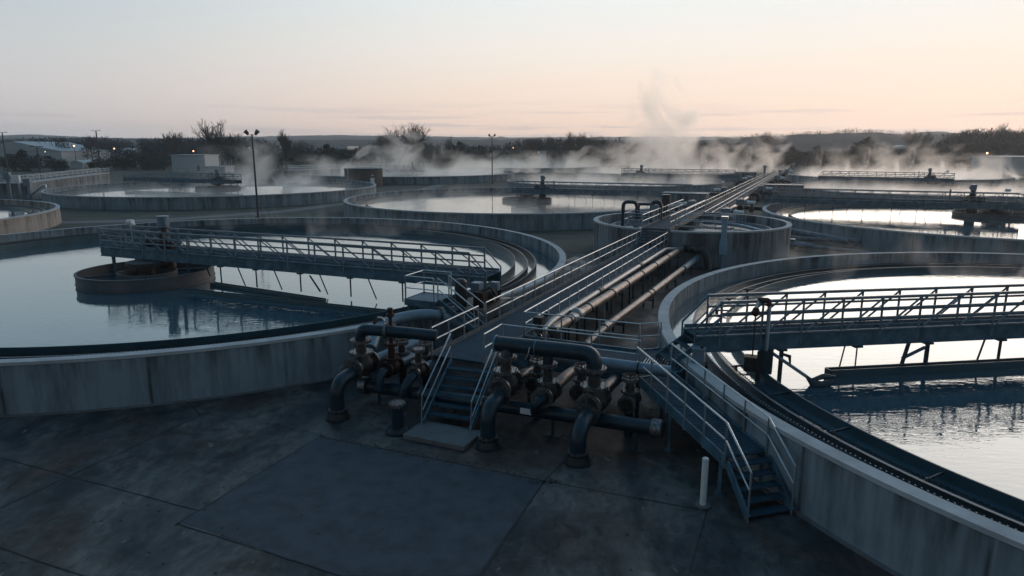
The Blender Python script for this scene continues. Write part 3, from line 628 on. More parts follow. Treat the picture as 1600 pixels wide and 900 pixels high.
# steps at its foot
t2 = thing('stairs', 'blue steps at the foot of the ramp beside the white bollard', 'stairs', tuple(W(11.3, -3.6)), 0)
f0 = Vector((10.85, -2.8)); f1 = Vector((11.55, -3.85))
for k in range(5):
    q = k / 5; c = f0.lerp(f1, (k + .3) / 5); z = 1.1 - .22 * (k + .5); m = MB(W); m.bar((c.x - s_.x * .93, c.y - s_.y * .93, z), (c.x + s_.x * .93, c.y + s_.y * .93, z), .27, .04); m.build('tread', 'grating', t2)
for s in (-1, 1):
    o = s_ * s; m = MB(W); m.bar((f0.x + o.x, f0.y + o.y, 1.02), (f1.x + o.x, f1.y + o.y, .1), .05, .26); m.build('stringer', 'steel', t2)

rnd = random.Random(77); m = MB()
for k in range(420):
    x, y = rnd.uniform(-14, 8), rnd.uniform(12, 24); q = rnd.choice([.015, .02, .03]); a = rnd.uniform(0, 3.1)
    if rnd.random() < .5: x, y = -6.36 + (7.28) * (y - 12) / 12 * rnd.uniform(.9, 1.1), 20.88 - 3.06 * (y - 12) / 12 + rnd.gauss(0, .12)
    P_ = lambda dx, dy, dz: Vector((x + (dx * math.cos(a) - dy * math.sin(a)) * q, y + (dx * math.sin(a) + dy * math.cos(a)) * q, .012 + dz * q))
    m.add([P_(-1.6, -.7, 0), P_(1.3, -.9, .1), P_(1.8, .8, 0), P_(-1.2, 1, .2), P_(0, 0, 1.1)], [(0, 1, 4), (1, 2, 4), (2, 3, 4), (3, 0, 4)])
o = m.build('litter', 'litter'); o['kind'] = 'stuff'; o['label'] = 'dead leaves and grit scattered over the pad'
m = MB()
for k in range(260):
    x, y = .92 + rnd.gauss(0, .28), 17.82 + rnd.gauss(0, .07) - .1; h_ = rnd.uniform(.02, .07); dx = rnd.gauss(0, .02)
    if k > 150: f_ = rnd.random(); x, y = -6.36 + 7.28 * f_, 20.88 - 3.06 * f_ + rnd.gauss(0, .02)
    m.add([Vector((x - .008, y, .005)), Vector((x + .008, y, .005)), Vector((x + dx, y + rnd.gauss(0, .02), h_))], [(0, 1, 2)])
o = m.build('moss', 'evergreen'); o['kind'] = 'stuff'; o['label'] = 'moss and weeds in the joint along the asphalt patch'
m = MB(); bx, by = 5.1, 16.48
t = thing('bollard', 'slim white post standing on the pad left of the ramp steps', 'bollard', (bx, by, 0))
m.cyl((bx, by, 0), (bx, by, 1.36), .085, 20); m.sphere((bx, by, 1.36), .085, 10, zs=.35); m.build('post', 'bollard', t)
m = MB(); m.cyl((bx, by, .004), (bx, by, .05), .2, 14); m.build('base', 'slab', t)

# ------------------------------------------------------------------ pipework at the front
def valve_part(t, c, r=.3, h=1.2, mt='valve', frame=W, ax='u', wheel=False, flange_m='flange'):
    """gate valve: fat body, bonnet, flanges; c = centre of the body"""
    v, u, z = c; m = MB(frame)
    m.lathe([(.02, z - r * .9), (r * .7, z - r * .8), (r, z - r * .2), (r * .95, z + r * .3), (r * .62, z + r * .9), (r * .6, z + r * 1.2), (.02, z + r * 1.2)], c=(v, u), n=18)
    e = r * 1.35
    if ax == 'u': m.cyl((v, u - e, z), (v, u + e, z), r * .72, 16)
    else: m.cyl((v - e, u, z), (v + e, u, z), r * .72, 16)
    b = m.build('valve_body', mt, t)
    fl = [((v, u, z + r * 1.1), (v, u, z + r * 1.3), r * 1.02), ((v, u, z + h - .1), (v, u, z + h), r * .9)]
    for s in (-1, 1):
        fl.append(((v, u + s * e, z), (v, u + s * (e - .07), z), r * 1.02) if ax == 'u' else ((v + s * e, u, z), (v + s * (e - .07), u, z), r * 1.02))
    for q in fl:
        m = MB(frame); m.flange(*q); m.build('flange', flange_m, b)
    m = MB(frame); m.cyl((v, u, z + r), (v, u, z + h - .1), r * .52, 14, r2=r * .4); m.build('bonnet', mt, b)
    return b
def elbow(t, v, u0, u1, zc, r=.24, label=None):
    m = MB(W); m.pipe([(v, u0, .1), (v, u0, zc), (v, u1, zc + .12)], r, br=.62, n=20, seg=9); e = m.build('elbow_pipe', 'pipe', t)
    m = MB(W); m.cyl((v, u0, 0), (v, u0, .26), .4, 20, r2=.33); m.lathe([(.44, 0), (.44, .05), (.3, .05), (.3, 0)], c=(v, u0), n=24); m.build('base_collar', 'band', e)
    for q in (((v, u0, .3), (v, u0, .36), r + .06), ((v, u1 - .06, zc + .11), (v, u1 + .06, zc + .12), r + .1)):
        m = MB(W); m.flange(*q); m.build('flange', 'flange', e)
    return e
t = thing('pipe_manifold', 'dark blue pipe manifold left of the front stairs, with a rusty valve spindle', 'pipe manifold', tuple(W(-1.5, -1.5)), 0, 'pipe manifolds beside the front stairs')
elbow(t, -2.83, -3.1, -2.15, 1.28, .25)
m = MB(W); m.pipe([(-2.9, -1.35, 1.3), (-3.7, -1.5, 1.25), (-3.85, -1.9, .35)], .26, br=.5, n=18); m.build('elbow_pipe', 'pipe', t)
valve_part(t, (-2.83, -1.6, 1.5), .42, 1.0)
m = MB(W); m.pipe([(-2.83, -1.6, 2.35), (-2.83, -1.6, 2.88), (-1.6, -1.18, 2.82), (-.2, -.62, 2.68)], .21, br=.32, n=20); tp = m.build('top_pipe', 'pipe', t)
for q in (((-1.98, -1.31, 2.83), (-1.9, -1.28, 2.83), .29), ((-2.83, -1.6, 2.38), (-2.83, -1.6, 2.48), .3)):
    m = MB(W); m.flange(*q); m.build('flange', 'flange', tp)
# middle valves behind the header
valve_part(t, (-1.95, -.95, 1.35), .3, .95, ax='u', mt='rust', flange_m='rust')
m = MB(W); m.cyl((-1.95, -.95, 1.7), (-1.95, -.95, 3.35), .07, 10); m.cyl((-1.95, -.95, 2.9), (-1.95, -.95, 3.0), .2, 14); m.cyl((-1.95, -.95, 3.3), (-1.95, -.95, 3.42), .15, 12); m.cyl((-1.95, -.95, 3.42), (-1.95, -.95, 3.62), .1, 12); m.build('valve_spindle', 'rust', t)
valve_part(t, (-.82, -.9, 1.35), .27, .85, ax='u')
m = MB(W); m.cyl((-.82, -.9, 2.1), (-.82, -.9, 2.45), .02, 6); m.build('spindle', 'galv', t)
for q_ in (lambda m: m.pipe([(-1.95, -1.3, 1.35), (-1.95, -1.75, 1.3), (-1.95, -1.8, .75)], .17, br=.35, n=16), lambda m: m.pipe([(-.82, -1.2, 1.3), (-.85, -1.7, 1.1), (-1.0, -1.75, .65)], .18, br=.4, n=16),):
    m = MB(W); q_(m); m.build('branch_pipe', 'pipe', t)
for q_ in (lambda m: m.pipe([(-2.83, -1.1, 1.5), (-2.75, -.4, 1.5), (-2.2, 1.8, 1.7)], .2, n=16), lambda m: m.pipe([(-1.95, -.5, 1.35), (-1.9, .8, 1.35)], .18, n=14), lambda m: m.pipe([(-.82, -.5, 1.35), (-.82, .9, 1.3)], .17, n=14),):
    m = MB(W); q_(m); m.build('branch_pipe', 'pipe_grey', t)
# the long low header runs under the stairs to the right manifold
t = thing('header_pipe', 'long low dark blue pipe running under the front stairs across the pad', 'pipe', tuple(W(2.5, -1.35)), 0)
hz = lambda v: .62 + (v + 3.1) * .022
m = MB(W); m.cyl((-3.05, -1.35, hz(-3.05)), (8.25, -1.35, hz(8.25)), .235, 22); m.build('pipe_run', 'pipe', t)
for v in (-2.2, -.45, 2.05, 4.0):
    m = MB(W); m.cyl((v, -1.35, hz(v)), (v + .05, -1.35, hz(v)), .262, 20); m.build('clamp', 'flange', t)
m = MB(W); m.flange((7.9, -1.35, hz(7.9)), (8.2, -1.35, hz(8.2)), .3, bolts=12); m.build('end_flange', 'flange', t)
m = MB(W); m.cyl((-3.05, -1.35, hz(-3)), (-2.75, -1.35, hz(-2.8)), .33, 20); m.build('end_flange', 'flange', t)
for v in (-2.3, .9, 4.6, 7.4):
    m = MB(W); m.cyl((v, -1.35, 0), (v, -1.35, hz(v) - .2), .06, 10); m.box((v - .3, -1.5, 0), (v + .3, -1.2, .03)); m.build('support', 'steel_dark', t)
m = MB(W); m.box((3.55, -1.63, hz(3.7) - .07), (3.95, -1.59, hz(3.7) + .12)); m.build('name_plate', 'white', t)
for k, (v, u, z, r) in enumerate(((-2.2, .1, 1.25, .3), (-1.3, .35, 1.2, .3), (3.6, -.25, 1.35, .3), (5.2, -.2, 1.3, .3), (6.9, -.3, 1.2, .3))):
    t = thing('gate_valve', ['dark gate valve behind the left pipe manifold, nearest the tank wall', 'dark gate valve behind the left pipe manifold, next to the front stairs', 'dark gate valve behind the right manifold, nearest the front stairs', 'middle dark gate valve behind the right pipe manifold', 'dark gate valve behind the right manifold, nearest the ramp'][k], 'valve', tuple(W(v, u)), 0, 'gate valves behind the manifolds')
    valve_part(t, (v, u, z), r, .8); m = MB(W); m.cyl((v, u, 0), (v, u, z - r * .7), .14, 12); m.build('stand', 'pipe', t)
    m = MB(W); m.lathe([(.2, z + .86), (.24, z + .86), (.24, z + .9), (.2, z + .9)], c=(v, u), n=20); m.cyl((v, u, z + .75), (v, u, z + .93), .03, 8); m.bar((v - .21, u, z + .88), (v + .21, u, z + .88), .03, .02); m.build('hand_wheel', 'rust', t)
t = thing('pipe_stub', 'short capped pipe standing on the pad left of the concrete slab', 'pipe', tuple(W(-.22, -3.24)), 0)
m = MB(W); m.cyl((-.22, -3.24, .1), (-.22, -3.24, .95), .2, 18); m.build('stub', 'pipe', t)
m = MB(W); m.lathe([(.42, 0), (.42, .08), (.32, .2), (.2, .22), (.2, 0)], c=(-.22, -3.24), n=22); m.build('base_collar', 'band', t)
m = MB(W); m.flange((-.22, -3.24, .95), (-.22, -3.24, 1.05), .28); m.build('flange', 'flange', t)

t = thing('pipe_manifold', 'dark blue pipe manifold right of the front stairs, with an open-ended top pipe', 'pipe manifold', tuple(W(4.5, -1.5)), 0, 'pipe manifolds beside the front stairs')
for v, uf, zc in ((3.03, -3.0, 1.28), (6.0, -2.86, 1.05)):
    elbow(t, v, uf, uf + .95, zc, .25)
valve_part(t, (3.0, -1.55, 1.6), .41, 1.0)
valve_part(t, (5.98, -1.3, 1.4), .43, 1.15)
valve_part(t, (4.42, -1.35, 1.45), .34, 1.05, mt='valve')
m = MB(W); m.pipe([(2.55, -1.35, 2.93), (5.2, -1.35, 2.99), (5.95, -1.3, 2.97), (5.98, -1.3, 2.3)], .26, br=.6, n=22, seg=8)
m.pipe([(3.0, -1.35, 2.9), (3.0, -1.5, 2.45)], .2, n=18); m.pipe([(4.42, -1.35, 2.9), (4.42, -1.35, 2.4)], .18, n=18); tp = m.build('top_pipe', 'pipe', t)
m = MB(W); m.cyl((2.52, -1.35, 2.93), (2.6, -1.35, 2.93), .285, 22); m.cyl((4.0, -1.35, 2.96), (4.03, -1.35, 2.96), .272, 20); m.build('clamp', 'pipe_grey', tp)
m = MB(W); m.tube([(3.9, -1.66, 3.05), (3.86, -1.72, 2.8), (3.75, -1.7, 2.62)], .018, 6); m.build('hook', 'galv', tp)
for v, z in ((3.0, 2.5), (4.42, 2.42), (5.98, 2.45)):
    m = MB(W); m.flange((v, -1.4 if v != 3.0 else -1.5, z), (v, -1.4 if v != 3.0 else -1.5, z + .07), .3); m.build('flange', 'flange', tp)
m = MB(W); m.pipe([(4.42, -1.75, 1.42), (4.3, -2.1, 1.35), (4.15, -1.75, .9)], .17, br=.4, n=16); m.build('branch_pipe', 'pipe', t)
for q_ in (lambda m: m.pipe([(3.0, -1.1, 1.62), (3.0, 1.2, 1.3), (3.0, 3.0, 1.1)], .2, n=16), lambda m: m.pipe([(5.98, -.8, 1.4), (5.98, 1.6, 1.3)], .22, n=16),):
    m = MB(W); q_(m); m.build('branch_pipe', 'pipe', t)
m = MB(W); m.pipe([(4.42, -.95, 1.45), (4.42, .9, 1.45), (4.6, 3.2, 1.2)], .2, n=16); m.build('branch_pipe', 'jacket', t)
t = thing('cross_pipe', 'grey pipe lying behind the right manifold along the cross platform', 'pipe', tuple(W(4.5, .7)), 0)
m = MB(W); m.cyl((2.15, .7, 2.05), (8.0, .7, 2.05), .2, 18); m.build('pipe_run', 'pipe_grey', t)
for v in (2.9, 4.9, 6.9):
    m = MB(W); m.cyl((v, .7, 2.05), (v + .06, .7, 2.05), .225, 18); m.bar((v, .7, 0), (v, .7, 1.9), .1, .1); m.build('support', 'steel_dark', t)

# ------------------------------------------------------------------ long pipes beside the walkway
def long_pipe(label, pts, r, mt, band_u, supports, stubs=(), base='steel_dark', br=None):
    t = thing('long_pipe', label, 'pipe', tuple(W(pts[0][0], pts[0][1])), 0, 'long pipes along the walkway')
    m = MB(W); m.pipe(pts, r, br=br, n=22); pr = m.build('pipe_run', mt, t)
    for u in band_u:
        for a, b in zip(pts, pts[1:]):
            if min(a[1], b[1]) <= u <= max(a[1], b[1]) and abs(a[1] - b[1]) > 1:
                k = (u - a[1]) / (b[1] - a[1]); v = a[0] + (b[0] - a[0]) * k; z = a[2] + (b[2] - a[2]) * k; m = MB(W); m.cyl((v, u, z), (v, u + .07, z), r + .035, 20); m.build('clamp', 'band', t)
    for u in supports:
        a, b = pts[0], pts[-1]; k = (u - a[1]) / (b[1] - a[1]); v = a[0] + (b[0] - a[0]) * k; z = a[2] + (b[2] - a[2]) * k; m = MB(W)
        m.bar((v - r - .08, u, 0), (v - r - .08, u, z), .09, .09); m.bar((v + r + .08, u, 0), (v + r + .08, u, z), .09, .09); m.bar((v - r - .15, u, z - r - .04), (v + r + .15, u, z - r - .04), .1, .08); m.build('support_frame', base, t)
    return t
tk = long_pipe('thick brown jacketed pipe with black clamps, the middle one of three beside the walkway', [(1.86, 5.8, 1.5), (2.1, 14, 1.5), (2.5, 33.2, 1.5)], .235, 'jacket', (7.6, 10.4, 14.2, 17.0, 20.4, 23.9, 27.6, 31), (6.6, 11, 15.5, 20, 25, 30))
m = MB(W); m.cyl((1.93, 8.0, 1.5), (1.97, 9.3, 1.5), .26, 20); m.sphere((1.95, 8.7, 1.6), .3, 12); m.build('pale_joint', 'jacket_grey', tk)
tn = long_pipe('thin pinkish jacketed pipe closest to the walkway handrail', [(1.62, 5.2, 1.55), (1.55, 6.5, 1.72), (1.72, 30.5, 1.72), (2.3, 31.6, 1.6)], .14, 'jacket_grey', (13.5, 22.5), (9, 18, 27), br=.5)
m = MB(W); m.cyl((1.6, 13.4, 1.72), (1.61, 14.0, 1.72), .19, 16); m.build('black_coupling', 'band', tn)
m = MB(W); m.cyl((1.65, 22.3, 1.72), (1.66, 22.8, 1.72), .19, 16); m.build('black_coupling', 'band', tn)
lp = long_pipe('low brown pipe nearest the right front tank wall', [(3.0, 7.0, .62), (3.12, 10.0, .8), (3.75, 32.6, .85)], .2, 'jacket', (9.8, 17.8, 18.6, 27.2), (12, 18, 24, 29))
m = MB(W); m.cyl((3.08, 9.6, .78), (3.1, 10.1, .8), .25, 18); m.tube([(3.1, 9.6, .9), (3.1, 9.5, 1.9)], .025, 6); m.build('coupling', 'jacket_grey', lp)
m = MB(W); m.cyl((3.68, 27.3, .85), (3.74, 32.4, .85), .215, 18); m.build('grey_section', 'pipe_grey', lp)
t = thing('pipe_valve', 'black valve with pale actuator on the jacketed pipes by the cross platform', 'valve', tuple(W(1.7, 4.9)), 0)
valve_part(t, (1.62, 4.9, 1.45), .24, .8, mt='valve')
m = MB(W); m.box((1.45, 4.55, 2.0), (1.85, 5.0, 2.35)); m.sphere((1.85, 5.1, 2.4), .13, 8); m.build('actuator', 'band', t)
m = MB(W); m.cyl((1.3, 4.4, 1.55), (1.6, 4.75, 1.55), .15, 14); m.cyl((1.55, 4.35, 1.25), (1.55, 4.35, 2.1), .035, 8); m.build('side_nozzle', 'jacket_grey', t)
# far pipes past the small tank
long_pipe('brown pipe continuing beyond the small round tank beside the walkway', [(2.0, 51.5, 1.6), (2.0, 64, 1.6), (2.0, 90, 1.6)], .25, 'jacket', (55, 60, 66, 74, 80), (54, 62, 70, 78, 86))
# black bent pipe into the small tank
t = thing('bent_pipe', 'black bent pipe entering the ground in front of the small round tank', 'pipe', tuple(W(4.3, 31.6)), 0)
m = MB(W); m.pipe([(2.5, 33.2, 1.5), (3.4, 32.6, 1.55), (4.5, 32.0, 1.5), (4.75, 31.8, .1)], .26, br=.7, n=18); m.build('pipe_run', 'band', t)
for k in range(3):
    m = MB(W); m.cyl((3.2 + k * .5, 32.75 - k * .28, 1.53), (3.28 + k * .5, 32.7 - k * .28, 1.53), .33, 16); m.build('flange', 'valve', t)
t = thing('downpipe', 'pale blue square downpipe on the face of the small round tank', 'downpipe', tuple(W(5.5, 33.9)), 0)
K0 = Vector((5.6, 34.2))
m = MB(W); m.cyl((5.55, 33.6, 0), (5.55, 33.6, 1.1), .13, 12); m.box((5.28, 33.35, 1.1), (5.82, 33.85, 2.3)); m.box((5.36, 33.4, 2.3), (5.74, 33.8, 3.9)); m.build('shaft', 'downpipe', t)
m = MB(W); m.box((5.3, 33.3, 3.9), (5.8, 33.9, 4.1)); m.tube([(5.76, 33.37, 2.9), (5.78, 33.34, 3.9)], .03, 6); m.build('cap', 'galv', t)

# ------------------------------------------------------------------ fittings on the small round tank
def goose(name, label, v, u, zb, zt, vv, r=.16, drop=1.2, mt='pipe'):
    t = thing(name, label, 'pipe', tuple(W(v, u)), 0); m = MB(W)
    m.pipe([(v, u, zb), (v, u, zt), (v + vv, u, zt), (v + vv, u, zt - drop)], r, br=.45, n=14); m.build('pipe_run', mt, t)
    m = MB(W); m.cyl((v, u, zb), (v, u, zb + .25), r + .14, 14); m.box((v + vv - .22, u - .22, zt - drop - .9), (v + vv + .22, u + .22, zt - drop)); m.build('foot', 'pipe_grey', t); return t
goose('gooseneck_pipe', 'dark gooseneck pipe at the left side of the small round tank', -3.9, 38.6, 2.0, 4.55, 1.25, .16, 1.6)
goose('gooseneck_pipe', 'dark gooseneck pipe close to the walkway on the small round tank', -1.6, 40.0, 2.0, 4.5, .75, .2, 1.8)
t = thing('branch_pipe', 'short horizontal black pipe with a leg above the small round tank', 'pipe', tuple(W(-2.6, 40)), 0)
m = MB(W); m.cyl((-3.0, 40.2, 4.25), (-1.6, 40.1, 4.3), .13, 12); m.cyl((-2.85, 40.2, 4.25), (-2.85, 40.2, 2.1), .09, 10); m.build('pipe_run', 'pipe', t)
t = thing('vent_stack', 'stout dark capped post beside the span over the small tank', 'post', tuple(W(-.95, 43)), 0)
m = MB(W); m.cyl((-1.0, 43, 2.0), (-1.0, 43, 4.1), .22, 14); m.cyl((-1.0, 43, 4.1), (-1.0, 43, 5.0), .42, 16); m.build('stack', 'pipe', t)
t = thing('control_cabinet', 'pale blue cabinet on the left side of the small-tank span', 'cabinet', tuple(W(-1.2, 39)), 0)
m = MB(W); m.box((-1.5, 38.9, 2.95), (-.85, 39.4, 4.3)); m.build('cabinet_body', 'steel', t)
m = MB(W); m.box((-1.45, 38.87, 3.0), (-.9, 38.9, 4.25)); m.build('door', 'pipe_grey', t)
t = thing('work_platform', 'small railed platform with bent handrail on the left of the small round tank', 'platform', tuple(W(-2, 36)), 0)
m = MB(W); m.box((-2.7, 34.6, 2.88), (-.85, 37.4, 2.93)); m.build('deck', 'grating', t)
for A, B in (((-2.7, 34.6), (-2.7, 37.4)), ((-2.7, 37.4), (-.9, 37.4)), ((-2.7, 34.6), (-1.2, 34.6))): handrail(t, W, A, B, 2.93, 1.4, (1.0, .5), 0, brace=False, mt='galv', post=.045, top=.05)
t = thing('work_platform', 'railed platform reaching over the right half of the small round tank', 'platform', tuple(W(3, 37)), 0)
m = MB(W); m.box((1.5, 35.2, 2.88), (6.0, 36.4, 2.93)); m.build('deck', 'grating', t)
for A, B in (((1.5, 35.2), (6.0, 35.2)), ((1.5, 36.4), (6.0, 36.4))): handrail(t, W, A, B, 2.93, 1.5, (1.0, .5), 0, brace=False, mt='galv', post=.045, top=.05)
t = thing('blue_pipe', 'curved pale blue pipe lying inside the small round tank on the right', 'pipe', tuple(W(6, 43)), 0)
m = MB(W); m.pipe([(2.2, 45.5, 2.3), (5.5, 44.5, 2.3), (8.6, 39.5, 2.25)], .16, br=3, n=12); m.build('pipe_run', 'pipe_grey', t)
# teal pipes at the foot of the next tank
for lb, pts, r in (('thick teal pipe slanting down to the wall of the tank right of the small one', [(9.6, 50.8, 1.25), (15.0, 48.6, .75)], .3),
                   ('long level teal pipe between the small tank and the tank wall on its right', [(9.6, 48.9, .75), (16.0, 49.6, .75), (16.2, 51.5, .75)], .22),
                   ('low teal pipe lying on the grass right of the small tank', [(10.2, 46.6, .45), (18.5, 43.8, .35)], .17)):
    t = thing('teal_pipe', lb, 'pipe', tuple(W(pts[0][0], pts[0][1])), 0, 'teal pipes beside the small tank'); m = MB(W); m.pipe(pts, r, n=16); m.build('pipe_run', 'steel', t)
    m = MB(W); p = pts[0]; m.cyl((p[0] - .2, p[1], p[2]), (p[0] + .2, p[1], p[2]), r + .12, 16); m.build('collar', 'pipe_grey', t)
    m = MB(W); m.cyl((pts[1][0] - .5, pts[1][1] + .1, 0), (pts[1][0] - .5, pts[1][1] + .1, pts[1][2]), .07, 8); m.build('support', 'pipe_grey', t)
t = thing('valve_box', 'pale blue box with a pipe sleeve at the right foot of the small tank', 'box', tuple(W(10, 46.8)), 0)
m = MB(W); m.box((9.7, 46.6, 0), (10.4, 47.3, .95)); m.cyl((10.4, 46.9, .55), (11.9, 46.4, .45), .28, 4); m.build('box_body', 'pipe_grey', t)

# junction gear along the far walkway
def junction(u, side, label, sc=1.):
    v = -.95 - 1.4 * sc if side < 0 else 2.9; t = thing('pump_set', label, 'pump set', tuple(W(v, u)), 0, 'pumps and valves at the tank junctions')
    valve_part(t, (v, u, 1.6 * sc), .4 * sc, 1.2 * sc, frame=W); valve_part(t, (v + side * 1.3, u + .8, 1.3), .35, 1.0, frame=W)
    m = MB(W); m.pipe([(v - side * 1.6, u - .6, 1.2), (v - side * .4, u - .6, 1.2), (v - side * .4, u - .6, 0)], .3, n=14); m.pipe([(v, u + .8, 1.6), (v + side * 3.0, u + 1.2, 1.4), (v + side * 3.0, u + 1.2, 0)], .26, n=14); m.build('pipe_run', 'pipe', t)
    m = MB(W); m.box((v - .5, u - 1.2, 2.0), (v + .5, u - .5, 2.75)); m.build('pump_head', 'pipe_grey', t)
    m = MB(W); m.cyl((v + side * .9, u - .3, 2.3), (v + side * 1.8, u - .3, 2.3), .22, 12); m.sphere((v + side * .9, u - .3, 2.3), .28, 10); m.build('motor', 'white', t); return t
junction(66.5, -1, 'white-capped pump set left of the walkway behind the small tank')
junction(57.5, 1, 'black valves with pale caps right of the walkway just beyond the small tank')
junction(72, 1, 'dark pump set right of the walkway by the bridge end')
junction(98, -1, 'pump set with pale dome left of the walkway in the middle distance')
junction(105, 1, 'cluster of pipes and pale caps right of the walkway in the middle distance')
junction(143, -1, 'far pump set left of the walkway before the thin bridge')
junction(150, 1, 'far pump set right of the walkway near its vanishing point')
junction(197, 1, 'tiny pump set at the far end of the walkway')
for k, (v, u, hh) in enumerate([(-3.4, 148, 2.2), (2.6, 168, 3.0), (-2.6, 188, 3.6), (4.0, 214, 3.8)]):
    t = thing('vent_stack', ['low dark stack left of the far walkway', 'thin stack right of the far walkway', 'taller stack on the left of the far walkway', 'farthest pale stack by the end of the walkway'][k], 'post', tuple(W(v, u)), 0)
    m = MB(W); m.cyl((v, u, 0), (v, u, hh), .35, 12); m.cyl((v, u, hh), (v, u, hh + .5), .55, 12); m.build('stack', 'pipe_grey', t)
# concrete blocks beside far junctions
for (v0, v1, u, hh, lb) in ((-7.5, -1.6, 72, 3.1, 'dark flat-topped box structure left of the walkway at the end of the second bridge'), (-7, -2.0, 153, 3.2, 'grey flat box structure beside the mid-distance bridge end'), (2.4, 9.5, 111, 2.5, 'low concrete box right of the walkway with a small fitting on top')):
    t = thing('distribution_box', lb, 'concrete box', tuple(W((v0 + v1) / 2, u)), 0); m = MB(W); m.box((v0, u, 0), (v1, u + 3, hh)); m.build('box_wall', 'wall_small', t); m = MB(W); m.box((v0 - .1, u - .1, hh), (v1 + .1, u + 3.1, hh + .15)); m.build('lid', 'steel', t)

# ------------------------------------------------------------------ platform and machinery where the left front bridge lands
t = thing('access_platform', 'blue railed landing on the left front tank rim in front of the bridge end', 'platform', tuple(W(-4, 4.8)), 0)
m = MB(W); m.box((-4.35, 3.75, 2.7), (-2.85, 5.3, 2.76)); m.box((-4.4, 3.7, 2.5), (-2.85, 3.78, 2.78)); m.box((-4.4, 5.25, 2.5), (-2.85, 5.33, 2.78)); m.box((-4.4, 3.75, 2.5), (-4.33, 5.3, 2.78)); m.build('deck', 'steel', t)
for A, B in (((-4.35, 3.75), (-2.9, 3.75)), ((-4.35, 5.3), (-2.9, 5.3)), ((-4.35, 3.75), (-4.35, 5.3))): handrail(t, W, A, B, 2.76, 1.2, (1.05, .52), 0, brace=False, mt='galv', post=.05, top=.05)
for v, u in ((-4.25, 3.85), (-3.0, 3.85), (-4.25, 5.2), (-3.0, 5.2), (-3.6, 3.85)):
    m = MB(W); m.bar((v, u, 0), (v, u, 2.5), .12, .12); m.build('leg', 'steel', t)
stairs('short steep stairs from the blue landing down to the walkway', (-.95, 4.2), (-2.85, 4.5), .75, 6, 1.7, 2.76, W, 1.0)
t = thing('end_drive', 'dark motors and rusty gearbox clustered under the end of the left front bridge', 'machinery', tuple(W(-2.6, 7.5)), 0)
m = MB(W); m.box((-3.3, 5.9, 1.95), (-1.5, 8.9, 2.03)); m.bar((-3.1, 5.8, 2.0), (-1.0, 9.5, 2.0), .12, .12); m.build('base_frame', 'jacket', t)
for q_ in (lambda m: (m.cyl((-2.9, 6.2, 2.1), (-2.9, 6.2, 3.2), .3, 16), m.sphere((-2.9, 6.2, 3.2), .3, 10, zs=.6)), lambda m: m.cyl((-2.3, 7.2, 2.4), (-1.7, 7.4, 2.4), .32, 16), lambda m: m.cyl((-2.5, 8.2, 2.4), (-1.9, 8.5, 2.4), .3, 16),):
    m = MB(W); q_(m); m.build('motor', 'valve', t)
m = MB(W); m.box((-2.3, 6.3, 2.05), (-1.8, 6.9, 2.75)); m.cyl((-1.9, 7.7, 2.0), (-1.9, 7.7, 2.6), .16, 12); m.tube([(-2.1, 6.5, 2.7), (-1.7, 6.9, 2.9), (-1.4, 7.2, 2.3)], .06, 8); m.build('gearbox', 'rust', t)
m = MB(W); m.box((-2.75, 6.9, 2.6), (-2.3, 7.4, 3.05)); m.box((-2.2, 7.9, 2.55), (-1.8, 8.2, 2.95)); m.build('motor_cover', 'pipe_grey', t)
t = thing('transfer_pipe', 'pale grey pipe bending from the left manifold up over the left front tank rim', 'pipe', tuple(W(-3.6, 3.5)), 0)
m = MB(W); m.pipe([(-3.6, .0, 1.6), (-4.0, 1.2, 2.25), (-3.5, 2.6, 2.35), (-2.6, 3.6, 2.3), (-1.9, 4.4, 1.6)], .24, br=.7, n=18); m.build('pipe_run', 'pipe_grey', t)
m = MB(W); m.cyl((-4.0, 1.2, 2.25), (-4.02, 1.35, 2.26), .3, 16); m.build('flange', 'flange', t)
m = MB(W); m.cyl((-2.55, 3.65, 2.3), (-2.48, 3.72, 2.28), .3, 16); m.build('flange', 'flange', t)
t = thing('trench_pipe', 'short thick pipe crossing under the walkway beside the left front tank', 'pipe', tuple(W(-1.5, 5.5)), 0)
m = MB(W); m.cyl((-2.4, 5.7, 1.2), (1.3, 4.9, 1.15), .28, 18); m.build('pipe_run', 'jacket', t)
m = MB(W); m.box((-2.25, 8.5, 0), (-1.4, 10.6, 1.1)); tag(m.build('equipment_cover', 'band', None, None, W(-1.8, 9.5)), 'black tarpaulin-covered block at the left front tank wall by the walkway', 'cover')

# hoist and boxes under the right front bridge
t = thing('davit', 'rusty bent hoist post on the near side of the right front bridge', 'hoist', tuple(W(10.7, 3.6)), 0)
m = MB(W); m.pipe([(10.75, 4.05, 1.9), (10.75, 4.05, 4.0), (10.4, 3.85, 4.05), (10.32, 3.8, 3.75)], .07, br=.22, n=12); m.build('post', 'galv', t)
m = MB(W); m.pipe([(10.72, 4.03, 3.85), (10.72, 4.03, 4.05), (10.38, 3.84, 4.07)], .1, br=.2, n=10); m.sphere((10.32, 3.8, 3.65), .14, 8, zs=1.3); m.build('pulley', 'rust', t)
m = MB(W); m.tube([(10.32, 3.8, 3.5), (10.32, 3.8, 2.0)], .025, 6); m.build('cable', 'valve', t)
t = thing('equipment_box', 'pair of dark grey boxes hanging under the right front bridge over the trough', 'box', tuple(W(10.4, 4)), 0)
m = MB(W); m.box((10.05, 3.75, 1.42), (10.5, 4.2, 1.95)); m.build('box_body', 'valve', t)
m = MB(W); m.box((10.55, 3.85, 1.38), (11.0, 4.3, 2.2)); m.build('tall_box', 'steel_dark', t)
m = MB(W); m.bar((10.55, 3.8, .9), (10.55, 3.8, 2.2), .14, .14); m.build('stem', 'valve', t)
t = thing('junction_box', 'pale blue box at the tank end of the right front bridge', 'box', tuple(W(8.6, 2.2)), 0)
